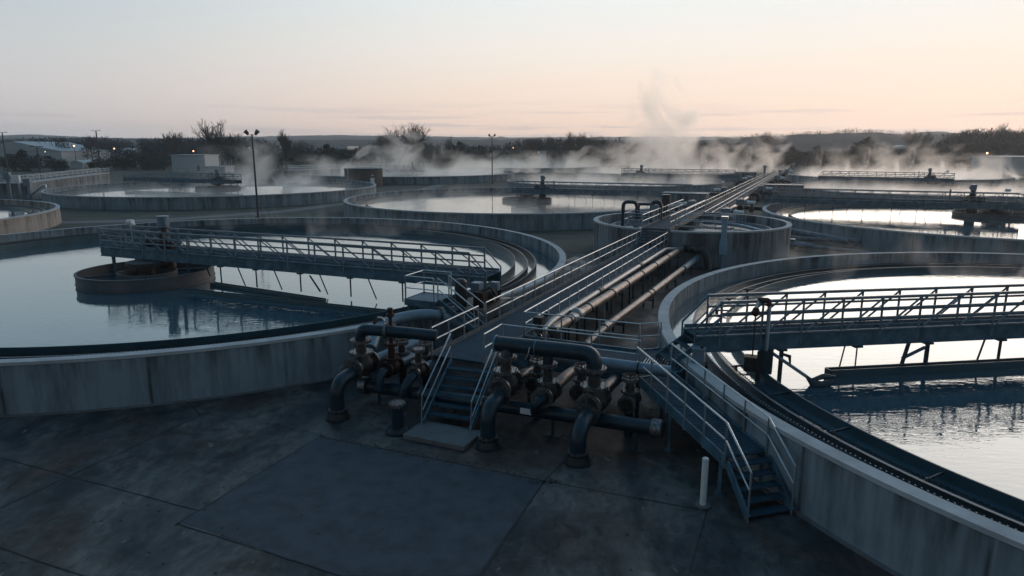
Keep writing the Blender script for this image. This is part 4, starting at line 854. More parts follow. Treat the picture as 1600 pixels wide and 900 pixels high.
m = MB(W); m.box((8.45, 2.15, 1.75), (8.85, 2.5, 2.45)); m.box((8.42, 2.12, 2.45), (8.88, 2.53, 2.52)); m.build('box_body', 'pipe_grey', t)
m = MB(W); m.cyl((8.75, 2.3, 2.5), (8.75, 2.3, 2.62), .06, 8); m.cyl((8.9, 2.25, 1.95), (9.0, 2.25, 1.95), .12, 10); m.build('gland', 'valve', t)
t = thing('skimmer_pole', 'slanting pole with a torn scraper blade reaching the floating trough', 'pole', tuple(W(11.6, 4)), 0)
m = MB(W); m.cyl((10.8, 4.3, 2.15), (12.2, 3.95, 1.42), .06, 10); m.build('pole', 'pipe_grey', t)
m = MB(W); m.tube([(12.15, 3.95, 1.45), (12.4, 3.9, 1.22), (12.7, 4.0, 1.2), (13.0, 4.3, 1.3)], [.05, .16, .14, .08], 8); m.tube([(12.3, 3.85, 1.35), (12.7, 4.2, 1.45), (13.1, 4.5, 1.4)], [.06, .1, .05], 6); m.build('scraper_blade', 'steel_dark', t)
m = MB(W); m.tube([(11.2, 4.25, 2.1), (11.55, 4.15, 2.05), (11.6, 4.1, 1.7)], [.05, .07, .02], 6); m.build('rag', 'valve', t)

# ------------------------------------------------------------------ lamp posts and poles
def lamp_post(label, x, y, h, kind='flood', lit=False, r=.09):
    t = thing('lamp_post', label, 'lamp post', (x, y, 0), 0, 'lamp posts and poles'); m = MB()
    m.cyl((x, y, 0), (x, y, h), r * 1.3, 10, r2=r * .8); m.box((x - .3, y - .3, 0), (x + .3, y + .3, .25)); m.build('pole', 'pole', t)
    if kind == 'flood':
        m = MB(); m.bar((x - .75, y, h - .1), (x + .75, y, h - .1), .06, .06); m.build('cross_arm', 'pole', t)
        for s in (-1, 1):
            m = MB(); m.cyl((x + s * .45, y, h), (x + s * .85, y - .12, h + .42), .16, 12, r2=.3); m.build('lamp_head', 'pole', t)
    elif kind == 'twin':
        m = MB(); m.bar((x - 1.3, y, h), (x + 1.3, y, h), .08, .08); m.build('cross_arm', 'pole', t)
        for s in (-1, 1):
            m = MB(); m.box((x + s * .7, y - .25, h - .02), (x + s * 1.75, y + .25, h + .16)); m.build('lamp_head', 'pole', t)
    elif kind == 'utility':
        m = MB(); m.bar((x - 1.3, y, h - .7), (x + 1.3, y, h - .7), .14, .14); m.build('cross_arm', 'pole', t)
    if lit:
        m = MB(); m.sphere((x, y - .3, h - .1), .35, 8); m.build('lamp_head', lit, t)
lamp_post('lamp post with two floodlights standing on the grass between the left tanks', -34.3, 91.3, 11.0, 'flood', r=.12)
lamp_post('slim twin lamp post in mid picture beside the far tank', -5.1, 176.5, 12.0, 'flood', r=.12)
lamp_post('tall flat-topped lamp post left of the middle of the left treeline', -176.4, 293.8, 16, 'twin', r=.3)
lamp_post('flat-topped lamp post at the left photo edge before the warehouse', -184.4, 250.5, 14.4, 'twin', r=.24)
lamp_post('short lamp post behind the left raised channel', -130.7, 189.7, 9.4, 'twin', r=.16)
lamp_post('flat-topped lamp post at the right photo edge before the pale shed', 193.6, 258, 14.9, 'twin', r=.25)
lamp_post('wooden utility pole behind the far tank near the dark shed', -27.4, 311, 14.2, 'utility', r=.2)
lamp_post('distant twin floodlight post before the bare wood left of the steam', 46, 352, 14.0, 'flood', r=.2)
lamp_post('lit lamp with orange glow before the dark wood on the right', 196.9, 285.6, 6.8, 'none', 'glow_warm', r=.12)
for k, (px_, py_, D, s_, wm) in enumerate([(122, 228, 330, .85, 1), (184, 232, 345, .75, 1), (35, 239, 300, .7, 1), (195, 260, 290, .5, 0), (306, 236, 300, .6, 1), (76, 237, 320, .4, 0), (393, 231, 330, .35, 0), (841, 238, 300, .35, 0), (802, 231, 380, .5, 1)]):
    X = (px_ - 800) / 1077.9 * D; Z = 9.4 - (py_ - 229) / 1077.9 * D
    X = (px_ - 800) / 1068. * D
    names = ['bright orange lamp before the wood on the left, between the two tall posts', 'orange lamp above the long pale house roof', 'orange lamp by the warehouse gable', 'small white lamp low at the left fence', 'warm lamp on the roof corner of the pale block building', 'tiny white lamp right of the warehouse', 'tiny lamp beside the floodlight post on the left', 'small white lamp on the little hut before the wood', 'small lamp left of the bare wood in mid picture']
    t = thing('distant_lamp', names[k], 'lamp', (X, D, 0), 0, 'lit lamps in the distance'); m = MB(); m.sphere((X, D, Z), s_ * .42, 8); m.build('lamp_head', 'glow_warm' if wm else 'glow_white', t); m = MB(); m.cyl((X, D + .1, 0), (X, D + .1, Z), .12, 6); m.build('pole', 'pole', t)

# ------------------------------------------------------------------ buildings in the distance
def pxX(x, D): return (x - 800) / 1069. * D
def pyZ(y, D): return 9.4 - (y - 229) / 1078. * D
def shed(label, x0, x1, ytop, D, depth=14, roof='flat', wallm='shed', ridge=None, doors=(), cat='building', ybase=0.):
    X0, X1, Z = pxX(x0, D), pxX(x1, D), pyZ(ytop, D); t = thing('building', label, cat, ((X0 + X1) / 2, D, 0))
    m = MB(); m.box((X0, D, 0), (X1, D + depth, Z)); m.build('wall', wallm, t)
    m = MB()
    if roof == 'flat': m.box((X0 - .3, D - .3, Z), (X1 + .3, D + depth + .3, Z + .35))
    else:
        xr = (X0 + X1) / 2 if ridge is None else pxX(ridge, D); zr = Z + roof
        m.add([Vector(p) for p in [(X0 - .5, D - .5, Z), (X1 + .5, D - .5, Z), (xr, D - .5, zr), (X0 - .5, D + depth, Z), (X1 + .5, D + depth, Z), (xr, D + depth, zr)]], [(0, 1, 2), (5, 4, 3), (0, 2, 5, 3), (2, 1, 4, 5), (1, 0, 3, 4)])
    m.build('roof', 'shed_roof', t)
    for a, b, c, d_ in doors:
        m = MB(); m.box((pxX(a, D), D - .06, pyZ(d_, D)), (pxX(b, D), D + .1, pyZ(c, D))); m.build('door', 'shed_dark', t)
    return t
shed('wide warehouse with a low grey gable roof at the far left', -60, 100, 236, 330, 40, roof=4.6, ridge=28, doors=((60, 66, 241, 246), (72, 84, 243, 248), (14, 24, 240, 247), (40, 48, 240, 246)))
shed('low white building among dark trees right of the warehouse', 112, 131, 254, 300, 10, roof=1.2)
shed('teal-roofed far building behind the dark shrubs on the left', 112, 146, 239, 430, 20, roof=1.5, wallm='steel')
shed('long pale house with a white roof left of the bare tree', 170, 211, 237, 380, 14, roof=2.0)
shed('pale block building behind the left tank, with one dark door', 270, 322, 243, 250, 12, doors=((309, 313, 258, 266),))
shed('low pale annex of the block building partly in steam', 318, 352, 261, 247, 8)
shed('very long flat warehouse with a pale strip roof behind the dark hedges', 438, 545, 229, 560, 40)
shed('dark low shed with a brownish roof left of the twin lamp post', 727, 762, 229, 330, 14, wallm='brick', roof=.6)
shed('small grey hut before the bare wood in mid picture', 842, 853, 237, 290, 6)
shed('pale grey shed at the right photo edge behind the far tank', 1577, 1660, 246, 232, 20)
shed('white distant house right of the utility pole', 705, 715, 229, 420, 10, roof=1.)
shed('little white house on the hill slope at the right', 1403, 1411, 229, 500, 10, roof=1.)
# round ribbed building
x0, y0 = -36.0, 166.0
t = thing('round_building', 'round ribbed building with a flat dark roof between the left tanks', 'building', (x0, y0, 0)); f = local((x0, y0, 0), 0)
m = MB(f)
n_ = 56
for k in range(n_):
    a = 2 * math.pi * k / n_; b = a + math.pi / n_; r = 4.5 if k % 2 else 4.42
m.lathe([(4.45, 0), (4.45, 4.05), (4.2, 4.05), (4.2, 0)], n=64); wl = m.build('wall', 'brick', t)
m = MB(f)
for k in range(48):
    a = 2 * math.pi * k / 48; m.bar((4.47 * math.cos(a), 4.47 * math.sin(a), 0), (4.47 * math.cos(a), 4.47 * math.sin(a), 4.0), .1, .1)
m.build('ribs', 'brick', t)
m = MB(f); m.lathe([(4.65, 4.0), (4.65, 4.25), (0.01, 4.45), (0.01, 4.0)], n=64); m.build('roof', 'steel_dark', t)
m = MB(f); a = R(-52); c_, s_ = math.cos(a), math.sin(a); m.bar((4.5 * c_, 4.5 * s_, 1.05), (4.62 * c_, 4.62 * s_, 1.05), 1.0, 2.1); m.build('door', 'white', t)
m = MB(f); m.bar((4.5 * c_, 4.5 * s_, 2.7), (4.72 * c_, 4.72 * s_, 2.7), .4, .25); m.build('wall_lamp', 'white', t)
m = MB(f); m.cyl((-3.0, -3.5, 0), (-3.0, -3.5, 4.1), .08, 8); m.build('rain_pipe', 'galv', t)

# raised concrete channel with handrails on the left
def raised(label, pts, zd, wd, wallh=True):
    t = thing('raised_channel', label, 'channel', (*pts[0], 0)); m = MB()
    for a, b in zip(pts, pts[1:]): m.bar((*a, zd / 2), (*b, zd / 2), wd, zd, up=(0, 0, 1))
    m.build('channel_wall', 'wall_small', t)
    m = MB()
    for a, b in zip(pts, pts[1:]): m.bar((*a, zd + .08), (*b, zd + .08), wd + .3, .16)
    m.build('deck', 'rim', t)
    for a, b in zip(pts, pts[1:]):
        d = (Vector(b) - Vector(a)).normalized(); n_ = Vector((-d.y, d.x)) * wd / 2
        for s in (-1, 1): handrail(t, ident, tuple(Vector(a) + n_ * s), tuple(Vector(b) + n_ * s), zd + .16, 3, (1.1, .6), 0, brace=False, mt='galv', post=.07, top=.08)
    return t
raised('raised concrete channel with double handrails running behind the left tank', [(-100, 119), (-87, 121), (-92, 138), (-100, 168)], 3.0, 2.0)
raised('far raised channel with handrails left of the far tank, in steam', [(-62, 188), (-52, 205)], 2.9, 2.0)
for k, (x, y) in enumerate(((-84.5, 114.5), (-80.3, 113.2))):
    t = thing('standpipe', ['white standpipe with a square head at the left raised channel', 'second white standpipe with a slanting branch at the left raised channel'][k], 'pipe', (x, y, 0)); m = MB()
    m.cyl((x, y, 0), (x, y, 4.6 - k), .25, 12); m.box((x - .6, y - .3, 4.0 - k), (x + .5, y + .3, 5.2 - k)); m.build('column', 'pipe_grey', t)
    if k: m = MB(); m.pipe([(x - .3, y, 1.2), (x + 1.8, y + .3, 2.8), (x + 2.6, y + .3, 3.2), (x + 2.6, y + .3, 2.6)], .22, n=12); m.build('branch', 'galv', t)
    else: m = MB(); m.box((x + .6, y - .2, 3.6), (x + 2.0, y + .2, 4.7)); m.build('head_box', 'white', t)

# ------------------------------------------------------------------ fences
def fence(label, pts, h=2.2, sp=6):
    t = thing('wire_fence', label, 'fence', (*pts[0], 0)); nb = 0
    for a, b in zip(pts, pts[1:]):
        a, b = Vector((*a, 0)), Vector((*b, 0)); ln = (b - a).length; n = int(ln / sp)
        m = MB(); m.bar((a.x, a.y, h), (b.x, b.y, h), .07, .07); m.bar((a.x, a.y, h * .5), (b.x, b.y, h * .5), .05, .05)
        k = int(ln / 1.1)
        for i in range(k):
            p = a.lerp(b, i / k); q = a.lerp(b, (i + .7) / k); m.bar((p.x, p.y, .1), (q.x, q.y, h), .015, .015); m.bar((q.x, q.y, .1), (p.x, p.y, h), .015, .015)
        m.build('wire_panel', 'wire', t)
        for i in range(n):
            if nb > 70: break
            p = a.lerp(b, i / n); m = MB(); m.cyl((p.x, p.y, 0), (p.x, p.y, h + .1), .07, 6); m.build('post', 'wire', t); nb += 1
fence('wire fence behind the raised channel on the left', [(-230, 215), (-105, 235)])
fence('wire fence below the dark hedges behind the far tanks', [(-60, 268), (60, 300)])
fence('wire fence along the foot of the wood on the right', [(80, 280), (185, 262)])

# ------------------------------------------------------------------ trees
def tree_mesh(seed, h, spread, lv=5, trunk=.25, up=.35, r0=.026):
    rnd = random.Random(seed); tm = MB(); cm = MB()
    def grow(mb, p, d, ln, r, lev):
        k = 3 if lev < 2 else 2; pts = [p]; dd = d.copy()
        for _ in range(k):
            dd = (dd + Vector((rnd.gauss(0, .12), rnd.gauss(0, .12), rnd.gauss(0, .06) + (.05 if lev else 0)))).normalized(); pts.append(pts[-1] + dd * ln / k)
        mb.tube(pts, [r * (1 - .45 * i / k) for i in range(k + 1)], 5 if lev < 2 else 3, raw=True)
        if lev >= lv: return
        nb = (7, 5, 4, 3, 3, 2)[lev]
        for i in range(nb):
            f = rnd.uniform(.35 if lev else .5, 1); q = pts[min(k, int(f * k))]; q = q.lerp(pts[min(k, int(f * k) + 1)], f * k % 1) if int(f * k) < k else q
            a = rnd.uniform(0, 2 * math.pi); side = dd.orthogonal().normalized(); side = Matrix.Rotation(a, 3, dd) @ side
            nd = (dd * (1 - spread) + side * spread + Vector((0, 0, up * .6))).normalized()
            grow(cm, q, nd, ln * rnd.uniform(.58, .82), r * .58, lev + 1)
    grow(tm, Vector((0, 0, -.2)), Vector((0, 0, 1)), h * trunk, h * r0, 0)
    return tm, cm
def tree_at(parts, label, x, y, sc, rz, name='bare_tree', group='bare winter trees', proto_=None):
    if proto_ is None:
        tm, cm = parts; t = thing(name, label, 'tree', (0, 0, 0), 0, group); tm.build('trunk', 'bark', t); cm.build('crown', 'twig', t)
    else: t = copy_tree(proto_, (0, 0, 0), 0, label)
    t.location = (x, y, 0); t.rotation_euler = (0, 0, rz); t.scale = (sc, sc, sc); return t
def ever_mesh(seed, h, w_, n=1500, conic=.6):
    rnd = random.Random(seed); tm = MB(); cm = MB(); tm.cyl((0, 0, 0), (0, 0, h * .5), h * .025, 6)
    lobes = [(rnd.uniform(-.5, .5) * w_, rnd.uniform(-.5, .5) * w_, rnd.uniform(.15, .6) * h, rnd.uniform(.35, .6)) for _ in range(7)] + [(0, 0, h * .72, .35)]
    for i in range(n):
        lx, ly, lz, lr = rnd.choice(lobes); d = Vector((rnd.gauss(0, 1), rnd.gauss(0, 1), rnd.gauss(0, 1))).normalized() * rnd.uniform(.55, 1.05)
        p = Vector((lx + d.x * w_ * lr * .8, ly + d.y * w_ * lr * .8, max(.1, lz + d.z * h * lr * .62)))
        s = rnd.uniform(.25, .6) * (h / 9); a = Vector((rnd.gauss(0, 1), rnd.gauss(0, 1), rnd.gauss(0, 1))).normalized() * s; b = a.orthogonal().normalized() * s * .6
        cm.add([p - a, p + b, p + a * .9, p - b], [(0, 1, 2, 3)])
    return tm, cm
def place(kind, px0, D, ytop, label, protos, name, group, cm='evergreen'):
    pr, h0 = protos[kind]; h = pyZ(ytop, D)
    if isinstance(pr, tuple):
        t = thing(name, label, 'tree' if name != 'evergreen_shrub' else 'shrub', (0, 0, 0), 0, group); pr[0].build('trunk', 'bark', t); pr[1].build('crown', cm, t); protos[kind] = (t, h0)
    else: t = copy_tree(pr, (0, 0, 0), 0, label); t['group'] = group
    t.location = (pxX(px0, D), D, 0); t.rotation_euler = (0, 0, random.uniform(0, 6.28)); s = h / h0; t.scale = (s * random.uniform(.95, 1.1), s * random.uniform(.95, 1.1), s)
    return t
def top_h(p): return max(v[2] for v in p[1].v)
bt = {}
for k, (sd_, h, sp, up_) in enumerate([(11, 14, .46, .5), (23, 12, .42, .6), (31, 13, .52, .4), (47, 12, .38, .7)]):
    p = tree_mesh(sd_, h, sp, 5, .3, up_, .024); bt[k] = (p, top_h(p))
et = {}
for k, (sd_, h, w_) in enumerate([(5, 8, 5), (6, 7, 8), (9, 9, 4)]):
    p = ever_mesh(sd_, h, w_); et[k] = (p, top_h(p))
place(0, 337, 268, 184, 'big spreading bare tree behind the pale block building', bt, 'bare_tree', 'bare winter trees', 'twig')
place(1, 275, 330, 201, 'small bare treetop left of the big spreading bare tree', bt, 'bare_tree', 'bare winter trees', 'twig')
place(2, 632, 262, 190, 'lone round-crowned bare tree behind the far tank', bt, 'bare_tree', 'bare winter trees', 'twig')
place(1, 603, 300, 206, 'small bare tree just left of the lone round-crowned one', bt, 'bare_tree', 'bare winter trees', 'twig')
for k, (x, D, y, kd, lb) in enumerate([(449, 300, 201, 3, 'thin upright bare tree before the pale strip roof'), (370, 330, 203, 1, 'bare tree half hidden by steam right of the big spreading one'), (893, 330, 204, 0, 'wide bare treetop left of the two over the mid wood'), (921, 335, 206, 2, 'wide bare treetop right of the two over the mid wood'),
                                      (858, 320, 211, 3, 'thin bare trees standing before the mid wood'), (1198, 420, 204, 2, 'small bare tree above the steam where the right hill begins'), (1422, 420, 199, 1, 'thin bare tree left of the small blue hill'), (1440, 400, 203, 3, 'second thin bare tree left of the dark right wood'),
                                      (1556, 330, 191, 3, 'tall bare treetop above the dark right wood'), (1580, 330, 196, 1, 'bare treetop by the right photo edge'), (1530, 320, 200, 0, 'broad bare crown in the dark right wood'), (1498, 325, 202, 2, 'bare crown on the left shoulder of the dark right wood'),
                                      (827, 330, 212, 2, 'bare crown at the left end of the mid wood'), (703, 380, 215, 3, 'tiny bare tree by the utility pole'), (140, 360, 208, 1, 'bare crown behind the tall flat-topped lamp post'), (162, 370, 210, 0, 'low bare crown right of the tall flat-topped lamp post'),
                                      (480, 420, 218, 2, 'faint bare tree before the pale strip roof'), (950, 360, 217, 1, 'bare tree beside the distant twin floodlight post')]):
    place(kd, x, D, y, lb, bt, 'bare_tree', 'bare winter trees', 'twig')
ev = [(8, 275, 243, 1), (38, 270, 232, 0), (60, 265, 240, 1), (82, 272, 244, 1), (100, 268, 250, 1), (142, 285, 252, 1), (160, 300, 246, 1), (180, 280, 243, 1), (212, 300, 232, 1), (232, 290, 226, 2), (240, 285, 235, 0), (258, 280, 240, 1), (28, 380, 219, 2), (200, 285, 248, 1),
      (420, 290, 235, 1), (436, 300, 238, 1), (470, 310, 234, 1), (495, 300, 236, 0), (513, 295, 224, 2), (522, 300, 232, 1), (540, 290, 231, 1), (558, 300, 232, 1), (580, 320, 229, 1), (663, 300, 222, 2), (670, 300, 232, 1), (688, 290, 236, 1), (695, 300, 231, 0), (719, 290, 220, 2), (712, 300, 230, 1), (735, 290, 233, 1), (750, 295, 234, 1), (775, 300, 237, 1), (392, 300, 238, 1),
      (812, 300, 232, 1), (835, 310, 236, 1), (870, 300, 236, 0), (903, 300, 233, 1), (930, 310, 236, 1), (957, 300, 219, 2), (965, 290, 238, 1), (985, 300, 222, 1), (1215, 330, 237, 0), (1235, 320, 228, 2), (1275, 330, 226, 0), (1298, 340, 235, 1), (1320, 330, 232, 1), (1351, 300, 213, 0), (1340, 300, 228, 1), (1372, 330, 225, 1), (1395, 320, 230, 1), (1190, 330, 240, 1), (1255, 340, 238, 1), (1415, 300, 232, 1)]
ORD = ['first', 'second', 'third', 'fourth', 'fifth', 'sixth', 'seventh', 'eighth', 'ninth', 'tenth', 'eleventh', 'twelfth', 'thirteenth', 'fourteenth', 'fifteenth', 'sixteenth', 'seventeenth', 'eighteenth', 'nineteenth', 'twentieth', 'twenty-first', 'twenty-second', 'twenty-third']
ev.sort(); cnt = [0, 0, 0]
for k, (x, D, y, kd) in enumerate(ev):
    q = min(2, x // 534); third = ('left', 'middle', 'right')[q]; cnt[q] += 1
    look = 'tall narrow' if kd == 2 else 'low bushy' if y > 239 else 'tall bushy' if y < 228 else 'bushy'
    place(kd, x, D, y, '%s dark evergreen, %s from the left in the %s third of the treeline' % (look, ORD[cnt[q] - 1], third), et, 'evergreen_tree', 'dark evergreens before the wood')

# masses of winter wood that read as one
def wood(label, prof, D0, D1, n, step_seed, mt='wood_far', cw=5.5):
    rnd = random.Random(step_seed); m = MB()
    for i in range(n):
        x = rnd.uniform(prof[0][0], prof[-1][0]); D = rnd.uniform(D0, D1)
        for a, b in zip(prof, prof[1:]):
            if a[0] <= x <= b[0]: y = a[1] + (b[1] - a[1]) * (x - a[0]) / (b[0] - a[0])
        y += rnd.gauss(0, .9) + abs(rnd.gauss(0, 1.2)); X = pxX(x, D); H_ = max(2.5, pyZ(y, D)); w_ = cw * rnd.uniform(.7, 1.3)
        m.tube([Vector((X, D, 0)), Vector((X, D, H_ * .6))], [.22, .1], 3, raw=True)
        for q in range(95):
            d = Vector((rnd.gauss(0, 1), rnd.gauss(0, 1), rnd.gauss(0, 1))).normalized() * rnd.uniform(.3, 1) ** .6
            p = Vector((X + d.x * w_ * .6, D + d.y * w_ * .6, H_ * .55 + d.z * H_ * .45)); ln = rnd.uniform(.7, 1.7)
            a = (d + Vector((0, 0, .7)) + Vector((rnd.gauss(0, .3), rnd.gauss(0, .3), 0))).normalized() * ln; b = a.orthogonal().normalized() * rnd.uniform(.10, .3); b = Matrix.Rotation(rnd.uniform(0, 6), 3, a.normalized()) @ b
            m.add([p - a * .5, p + b, p + a * .5, p - b], [(0, 1, 2, 3)])
    o = m.build('woodland', mt); o['kind'] = 'stuff'; o['label'] = label; return o
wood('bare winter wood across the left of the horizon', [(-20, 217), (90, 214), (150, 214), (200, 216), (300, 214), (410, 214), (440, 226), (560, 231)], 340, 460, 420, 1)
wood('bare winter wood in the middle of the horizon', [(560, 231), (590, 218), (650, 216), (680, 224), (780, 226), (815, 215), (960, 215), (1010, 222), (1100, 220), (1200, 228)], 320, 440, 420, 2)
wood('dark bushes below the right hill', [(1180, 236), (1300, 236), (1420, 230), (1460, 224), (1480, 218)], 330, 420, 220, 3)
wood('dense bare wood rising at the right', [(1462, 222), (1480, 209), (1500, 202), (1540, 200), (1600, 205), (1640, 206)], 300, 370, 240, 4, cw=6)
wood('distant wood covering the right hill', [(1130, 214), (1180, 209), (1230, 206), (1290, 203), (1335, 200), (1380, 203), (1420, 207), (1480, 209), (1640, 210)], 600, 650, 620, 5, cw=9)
# ------------------------------------------------------------------ hills
def ridge(name, label, prof, D, depth, amp, mt='hill', crown=0, seed=0):
    m = MB(); xs = [prof[0][0] + (prof[-1][0] - prof[0][0]) * i / 260 for i in range(261)]; rows = 9; grid = []
    for j in range(rows):
        f_ = j / (rows - 1); row = []
        for x in xs:
            for a, b in zip(prof, prof[1:]):
                if a[0] <= x <= b[0]: y = a[1] + (b[1] - a[1]) * (x - a[0]) / (b[0] - a[0])
            H_ = pyZ(y, D); Dd = D - depth * (1 - f_) * 1.; X = pxX(x, D)
            z = H_ * math.sin(f_ * math.pi / 2) + amp * mnoise.noise(Vector((X * .045 + seed, j * 1.3, 0))) * (f_ > 0) + amp * .6 * mnoise.noise(Vector((X * .18, j * 3.3, seed))) * (f_ > 0)
            row.append(Vector((X, Dd, z if f_ > 0 else -1)))
        grid.append(row)
    vs = [p for r_ in grid for p in r_]; n = len(xs)
    fs = [(j * n + i, j * n + i + 1, (j + 1) * n + i + 1, (j + 1) * n + i) for j in range(rows - 1) for i in range(n - 1)]
    # back slope
    o_ = len(vs); vs += [Vector((p.x, p.y + depth, -1)) for p in grid[-1]]; fs += [((rows - 1) * n + i, (rows - 1) * n + i + 1, o_ + i + 1, o_ + i) for i in range(n - 1)]
    m.add(vs, fs, 0, False); return struct(m.build(name, mt), label=label)
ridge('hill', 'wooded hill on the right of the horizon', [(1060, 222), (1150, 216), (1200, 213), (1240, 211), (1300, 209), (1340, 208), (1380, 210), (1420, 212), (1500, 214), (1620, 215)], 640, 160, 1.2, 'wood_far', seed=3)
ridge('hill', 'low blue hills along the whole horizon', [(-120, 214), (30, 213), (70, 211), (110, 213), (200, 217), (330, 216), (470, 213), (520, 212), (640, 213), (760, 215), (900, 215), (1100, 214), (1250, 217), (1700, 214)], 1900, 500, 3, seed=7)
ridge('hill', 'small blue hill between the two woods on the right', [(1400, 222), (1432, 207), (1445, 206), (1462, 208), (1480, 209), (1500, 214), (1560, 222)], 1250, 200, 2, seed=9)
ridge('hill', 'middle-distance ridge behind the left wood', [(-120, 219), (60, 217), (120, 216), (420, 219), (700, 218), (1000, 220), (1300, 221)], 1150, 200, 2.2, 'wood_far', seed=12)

# ------------------------------------------------------------------ steam and haze
def steam_mat(name, dens, scale, thr, zpow=1.0, colr=(1, .97, .94), stretch=(1, 1, .45), shape='column', seed=0., rate=1.):
    m = bpy.data.materials.new(name); m.use_nodes = True; t = m.node_tree; t.nodes.clear(); n = t.nodes.new; l = t.links.new
    def mth(op, a, b=None, clamp=False):
        q = n('ShaderNodeMath'); q.operation = op; q.use_clamp = clamp
        for i, v in enumerate((a, b)):
            if v is None: continue
            if isinstance(v, (int, float)): q.inputs[i].default_value = v
            else: l(v, q.inputs[i])
        return q.outputs[0]
    c = n('ShaderNodeTexCoord'); s = n('ShaderNodeSeparateXYZ'); l(c.outputs['Generated'], s.inputs[0])
    mp = n('ShaderNodeMapping'); mp.inputs['Scale'].default_value = stretch; mp.inputs['Location'].default_value = (seed, seed * 1.7, seed * .3); l(c.outputs['Object'], mp.inputs[0])
    z = n('ShaderNodeTexNoise'); z.inputs['Scale'].default_value = scale; z.inputs['Detail'].default_value = 5; z.inputs['Roughness'].default_value = .6; z.inputs['Distortion'].default_value = 1.4; l(mp.outputs[0], z.inputs[0])
    dx = mth('SUBTRACT', s.outputs['X'], .5); dy = mth('SUBTRACT', s.outputs['Y'], .5)
    r = mth('MULTIPLY', mth('SQRT', mth('ADD', mth('MULTIPLY', dx, dx), mth('MULTIPLY', dy, dy))), 2)
    edge = n('ShaderNodeMapRange'); edge.interpolation_type = 'SMOOTHSTEP'; edge.inputs['From Min'].default_value = 1.0; edge.inputs['From Max'].default_value = .25 if shape == 'column' else .8; l(r, edge.inputs[0])
    zf = n('ShaderNodeMapRange'); zf.inputs['From Min'].default_value = 1; zf.inputs['From Max'].default_value = 0; l(s.outputs['Z'], zf.inputs[0])
    zf_ = mth('POWER', zf.outputs[0], zpow)
    k = n('ShaderNodeMapRange'); k.interpolation_type = 'SMOOTHSTEP'; k.inputs['From Max'].default_value = thr + .16; l(z.outputs[0], k.inputs[0])
    # higher up only the thickest wisps remain
    l(mth('ADD', thr, mth('MULTIPLY', s.outputs['Z'], .10)), k.inputs['From Min']); l(mth('ADD', thr + .14, mth('MULTIPLY', s.outputs['Z'], .10)), k.inputs['From Max'])
    d = mth('MULTIPLY', mth('MULTIPLY', mth('MULTIPLY', k.outputs[0], edge.outputs[0]), zf_), dens)
    v = n('ShaderNodeVolumePrincipled'); v.inputs['Color'].default_value = (*colr, 1); v.inputs['Anisotropy'].default_value = .82; l(d, v.inputs['Density'])
    o = n('ShaderNodeOutputMaterial'); l(v.outputs[0], o.inputs['Volume'])
    try: m.cycles.volume_step_rate = rate
    except Exception: pass
    return m
def steam(label, c, sx_, sy_, z0, z1, mt):
    m = MB(); m.box((c[0] - sx_ / 2, c[1] - sy_ / 2, z0), (c[0] + sx_ / 2, c[1] + sy_ / 2, z1)); o = m.build('steam', mt, None, None, Vector((c[0], c[1], z0))); o['kind'] = 'stuff'; o['label'] = label; return o
SM1 = steam_mat('low_mist', .19, .10, .42, 1.4, shape='disc', stretch=(1, 1, .5), rate=.35)
SM1b = steam_mat('thin_low_mist', .06, .12, .42, 1.2, shape='disc', stretch=(1, 1, .5), seed=4, rate=.35)
SM2 = steam_mat('rising_steam', .5, .09, .48, .7, stretch=(1, 1, .95), seed=3.3, rate=.4)
SM3 = steam_mat('tall_steam_plume', .30, .075, .43, .3, stretch=(1, 1, .8), seed=5.1, rate=.4)
for (c, r, z1, mt_, lb) in [(cC, 24, 3.6, SM1b, 'mist lying on the tank behind the left front one'), (cD, 27, 3.4, SM1b, 'mist on the left tank'), (cL, 24, 4.6, SM1, 'mist over the mid-distance tank'), (cMm, 25, 6, SM1, 'mist over the farthest walkway tank'), (cG, 30, 6, SM1, 'mist over the far left tank'),
                            (cJ, 23, 3.6, SM1, 'mist over the right mid-distance tank'), (cI, 26, 5, SM1, 'mist over the farthest right tank'), (cH, 30, 7, SM1, 'mist on the thin far tank')]:
    steam(lb, c, 2 * r, 2 * r, 1.2, z1, mt_)
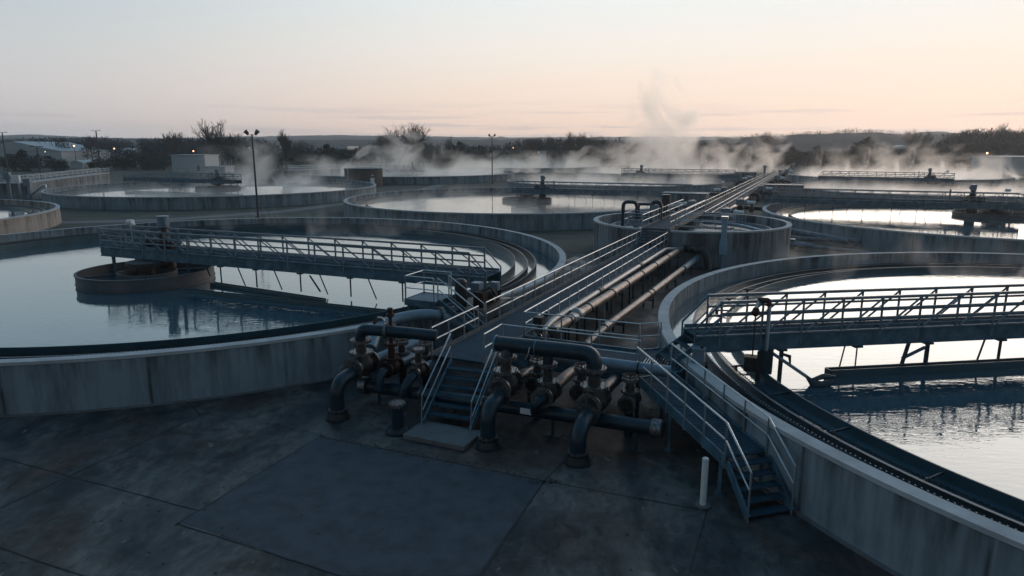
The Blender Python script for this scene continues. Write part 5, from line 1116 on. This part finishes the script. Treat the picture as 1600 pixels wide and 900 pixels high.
for (x, D, wdt, yt, mt_, lb) in [(1040, 205, 30, 96, SM3, 'tall plume of steam rising over the walkway'), (372, 142, 22, 190, SM2, 'steam rising beside the lamp post on the left'), (612, 193, 34, 196, SM2, 'steam rising left of the lone bare tree'),
                                  (1120, 215, 24, 196, SM2, 'steam wisp right of the tall plume'), (1190, 215, 22, 192, SM2, 'second steam wisp right of the tall plume'), (1305, 170, 16, 206, SM2, 'small warm wisp before the right hill'), (1380, 165, 20, 200, SM2, 'warm steam wisp before the dark bushes on the right'), (1450, 165, 18, 206, SM2, 'warm steam wisp above the right motor column'),
                                  (1540, 175, 40, 238, SM2, 'low warm steam before the right wood'), (960, 190, 30, 214, SM2, 'steam left of the tall plume'), (820, 215, 46, 234, SM2, 'low steam before the mid wood'), (470, 150, 30, 240, SM2, 'faint low steam between the left tanks'), (700, 190, 26, 232, SM2, 'low steam left of the slim twin lamp post')]:
    steam(lb, (pxX(x, D), D), wdt, min(wdt * .8, 26), 1.4, pyZ(yt, D), mt_)
SM4 = steam_mat('faint_near_mist', .17, .22, .52, 1.0, shape='disc', stretch=(1, 1, .6), seed=31, rate=.35)
steam('faint wisps along the far side of the left front tank', (cA.x + 2, cA.y + 19), 34, 12, 1.2, 4.2, SM4)
steam('faint wisps along the far side of the right front tank', (cB.x - 2, cB.y + 19), 30, 12, 1.2, 4.6, SM4)
# the morning air itself
m = MB(); m.box((-3200, -60, -1.5), (3200, 2450, 75))
hz_ = bpy.data.materials.new('morning_haze'); hz_.use_nodes = True; t_ = hz_.node_tree; t_.nodes.clear()
v_ = t_.nodes.new('ShaderNodeVolumePrincipled'); v_.inputs['Density'].default_value = .0002; v_.inputs['Color'].default_value = (.96, .985, 1.0, 1); v_.inputs['Anisotropy'].default_value = .7
o_ = t_.nodes.new('ShaderNodeOutputMaterial'); t_.links.new(v_.outputs[0], o_.inputs['Volume'])
hb = m.build('haze', hz_); hb['kind'] = 'stuff'; hb['label'] = 'thin blue morning haze over the whole plant'
